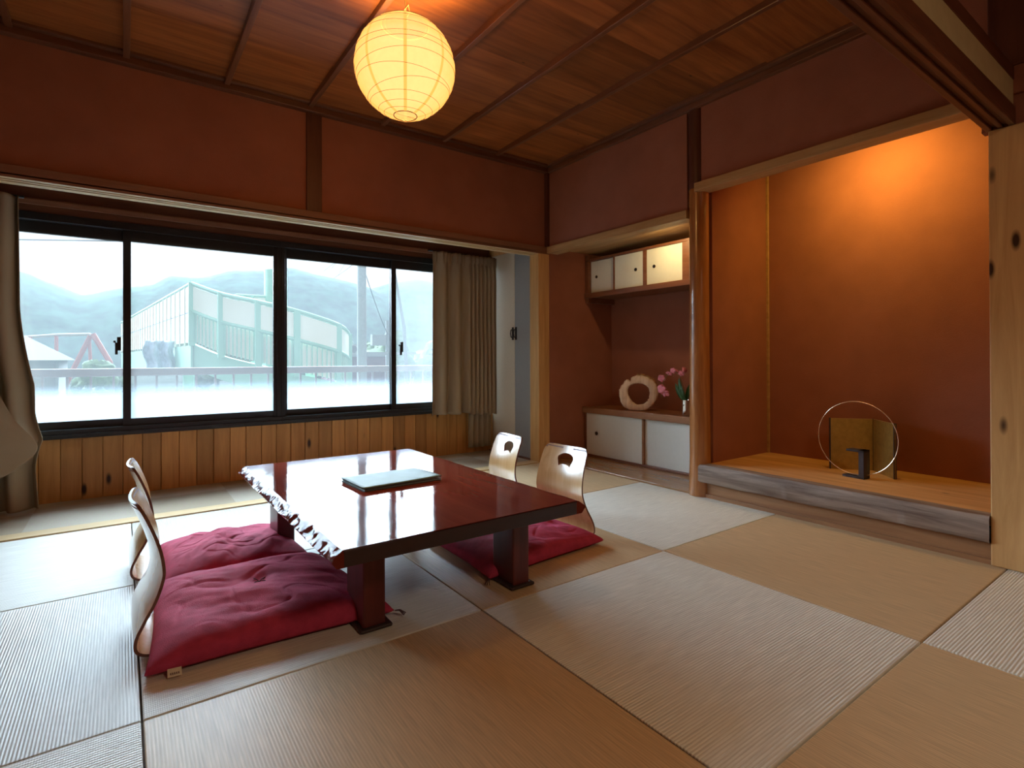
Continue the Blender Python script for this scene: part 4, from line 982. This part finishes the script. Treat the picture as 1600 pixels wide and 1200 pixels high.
# ac unit building, dark red building
rbld = thing('red_building', 'dark red low building with rooftop unit beyond the footbridge', 'building', (14, 39.5, -3.2))
MB().box(12.6, 16.5, 39, 43, -3.2, 1.05).build('wall', plain('dark_red_cladding', (.11, .025, .03), .7), rbld)
MB().box(12.5, 16.6, 38.9, 43.1, 1.05, 1.2).build('roof', conc, rbld)
u_ = MB().box(12.8, 14.3, 39.2, 39.8, 1.2, 1.95).build('roof_unit', plain('white_metal', (.34, .35, .34), .5), rbld)
MB().tube([(13.2, 39.19, 1.6), (13.2, 39.15, 1.6)], .26, 16).tube([(13.85, 39.19, 1.6), (13.85, 39.15, 1.6)], .26, 16).build('fan_grille', rm, u_)
# red arch bridge
ab = thing('arch_bridge', 'distant orange-red steel arch bridge seen in the left pane', 'bridge', (-7, 104, -3.2))
red = plain('orange_red_steel', (.40, .07, .035), .6)
a_ = MB().tube([(-15, 107, 3.4), (-12, 106, 4.2), (-8, 104.3, 4.6), (-4, 101.6, 4.7), (-3.3, 101, 4.2)], .22, 8); a_.build('deck_beam', plain('pale_steel', (.40, .37, .31), .6), ab)
MB().tube([(-3.6, 101.3, 4.7), (-1.6, 100, .6), (-1.2, 99.8, -3.2)], .38, 8).tube([(-3.9, 101.5, 4.5), (-5.9, 103, -.3), (-7, 103.6, -3.2)], .34, 8).tube([(-4.1, 102, 4.5), (-3.9, 102, 0), (-3.9, 102, -3.2)], .22, 8).tube([(-8, 104.2, 4.5), (-8, 104.2, -3.2)], .24, 8).tube([(-11, 105.4, 4.3), (-11.6, 105.4, -3.2)], .24, 8).build('strut', red, ab)
# house
hs = thing('house', 'white-walled house with a grey tiled roof low in the left pane', 'house', (-5, 40, -3.2))
MB().box(-9, -2.9, 39, 45, -3.2, .9).build('wall', plain('white_house_wall', (.32, .32, .31), .8), hs)
MB().add([(-9.5, 38.2, .85), (-2.1, 38.2, .85), (-2.6, 45.6, .85), (-9.5, 45.6, .85), (-9.5, 41.8, 2.4), (-4.8, 41.8, 2.4)], [(0, 1, 5, 4), (1, 2, 5), (2, 3, 4, 5), (0, 4, 3), (0, 3, 2, 1)]).build('roof', plain('grey_tiles', (.10, .105, .115), .7), hs)
MB().tube([(-3.0, 38.9, .8), (-3.0, 38.9, -3.2)], .07, 6).build('downpipe', conc, hs)
# trees
def tree(c_, r_, h_, lab, col):
    t = thing('leafy_tree', lab, 'tree', (c_[0], c_[1], -3.2), 0, 'green trees beyond the railing')
    MB().tube([(c_[0], c_[1], -3.2), (c_[0], c_[1], h_-r_*.5)], [.18, .08], 8).build('trunk', plain('trunk_bark', (.10, .08, .06), .9), t)
    m = MB(); random.seed(int(c_[0]*31+c_[1]))
    for q in range(26):
        d = Vector((random.gauss(0, 1), random.gauss(0, 1), random.gauss(0, .7))).normalized()*r_*random.uniform(.3, .75); cc = Vector((c_[0], c_[1], h_-r_*.7))+d; rr = r_*random.uniform(.28, .48)
        m.grid(lambda u, v: cc + Vector((math.cos(2*PI*u)*math.sin(PI*v), math.sin(2*PI*u)*math.sin(PI*v), math.cos(PI*v)))*rr*(1+.35*noise.noise((u*7, v*7, q))), 14, 10, True)
    m.build('crown', col, t, smooth=True)
tg1 = plain('leaf_green', (.10, .17, .06), .8, var=.3, vscale=3); tg2 = plain('leaf_dark_green', (.06, .12, .06), .8, var=.4, vscale=3)
for (c_, r_, h_, lab, mt) in (((-1.1, 36), 1.2, .35, 'round green tree below the red bridge', tg1), ((-1.0, 27), .8, -.35, 'low dark bush left of the footbridge', tg2), ((19, 46), 3.0, 2.2, 'yellow-green tree right of the red building', tg1), ((17.5, 58), 3.6, 3.6, 'tall dark tree behind the concrete pole', tg2), ((28, 50), 4, 2.6, 'wide green tree near the curtain edge', tg2), ((9.5, 75), 4.6, 5.0, 'bushy yellow-green tree above the ramp end', tg1)):
    tree(c_, r_, h_, lab, mt)
# damp air between the house and the hills
hz = bpy.data.materials.new('damp_air'); hz.use_nodes = True; hn = hz.node_tree; hn.nodes.remove(hn.nodes['Principled BSDF'])
vsx = hn.nodes.new('ShaderNodeVolumeScatter'); vsx.inputs['Color'].default_value = (.90, .96, 1, 1); vsx.inputs['Density'].default_value = .00045
hn.links.new(vsx.outputs[0], hn.nodes['Material Output'].inputs['Volume'])
structure(MB().box(-158, 258, 46, 310, -3.1, 90).build('haze_volume', hz), 'thin mist in front of the hills', 'mist')
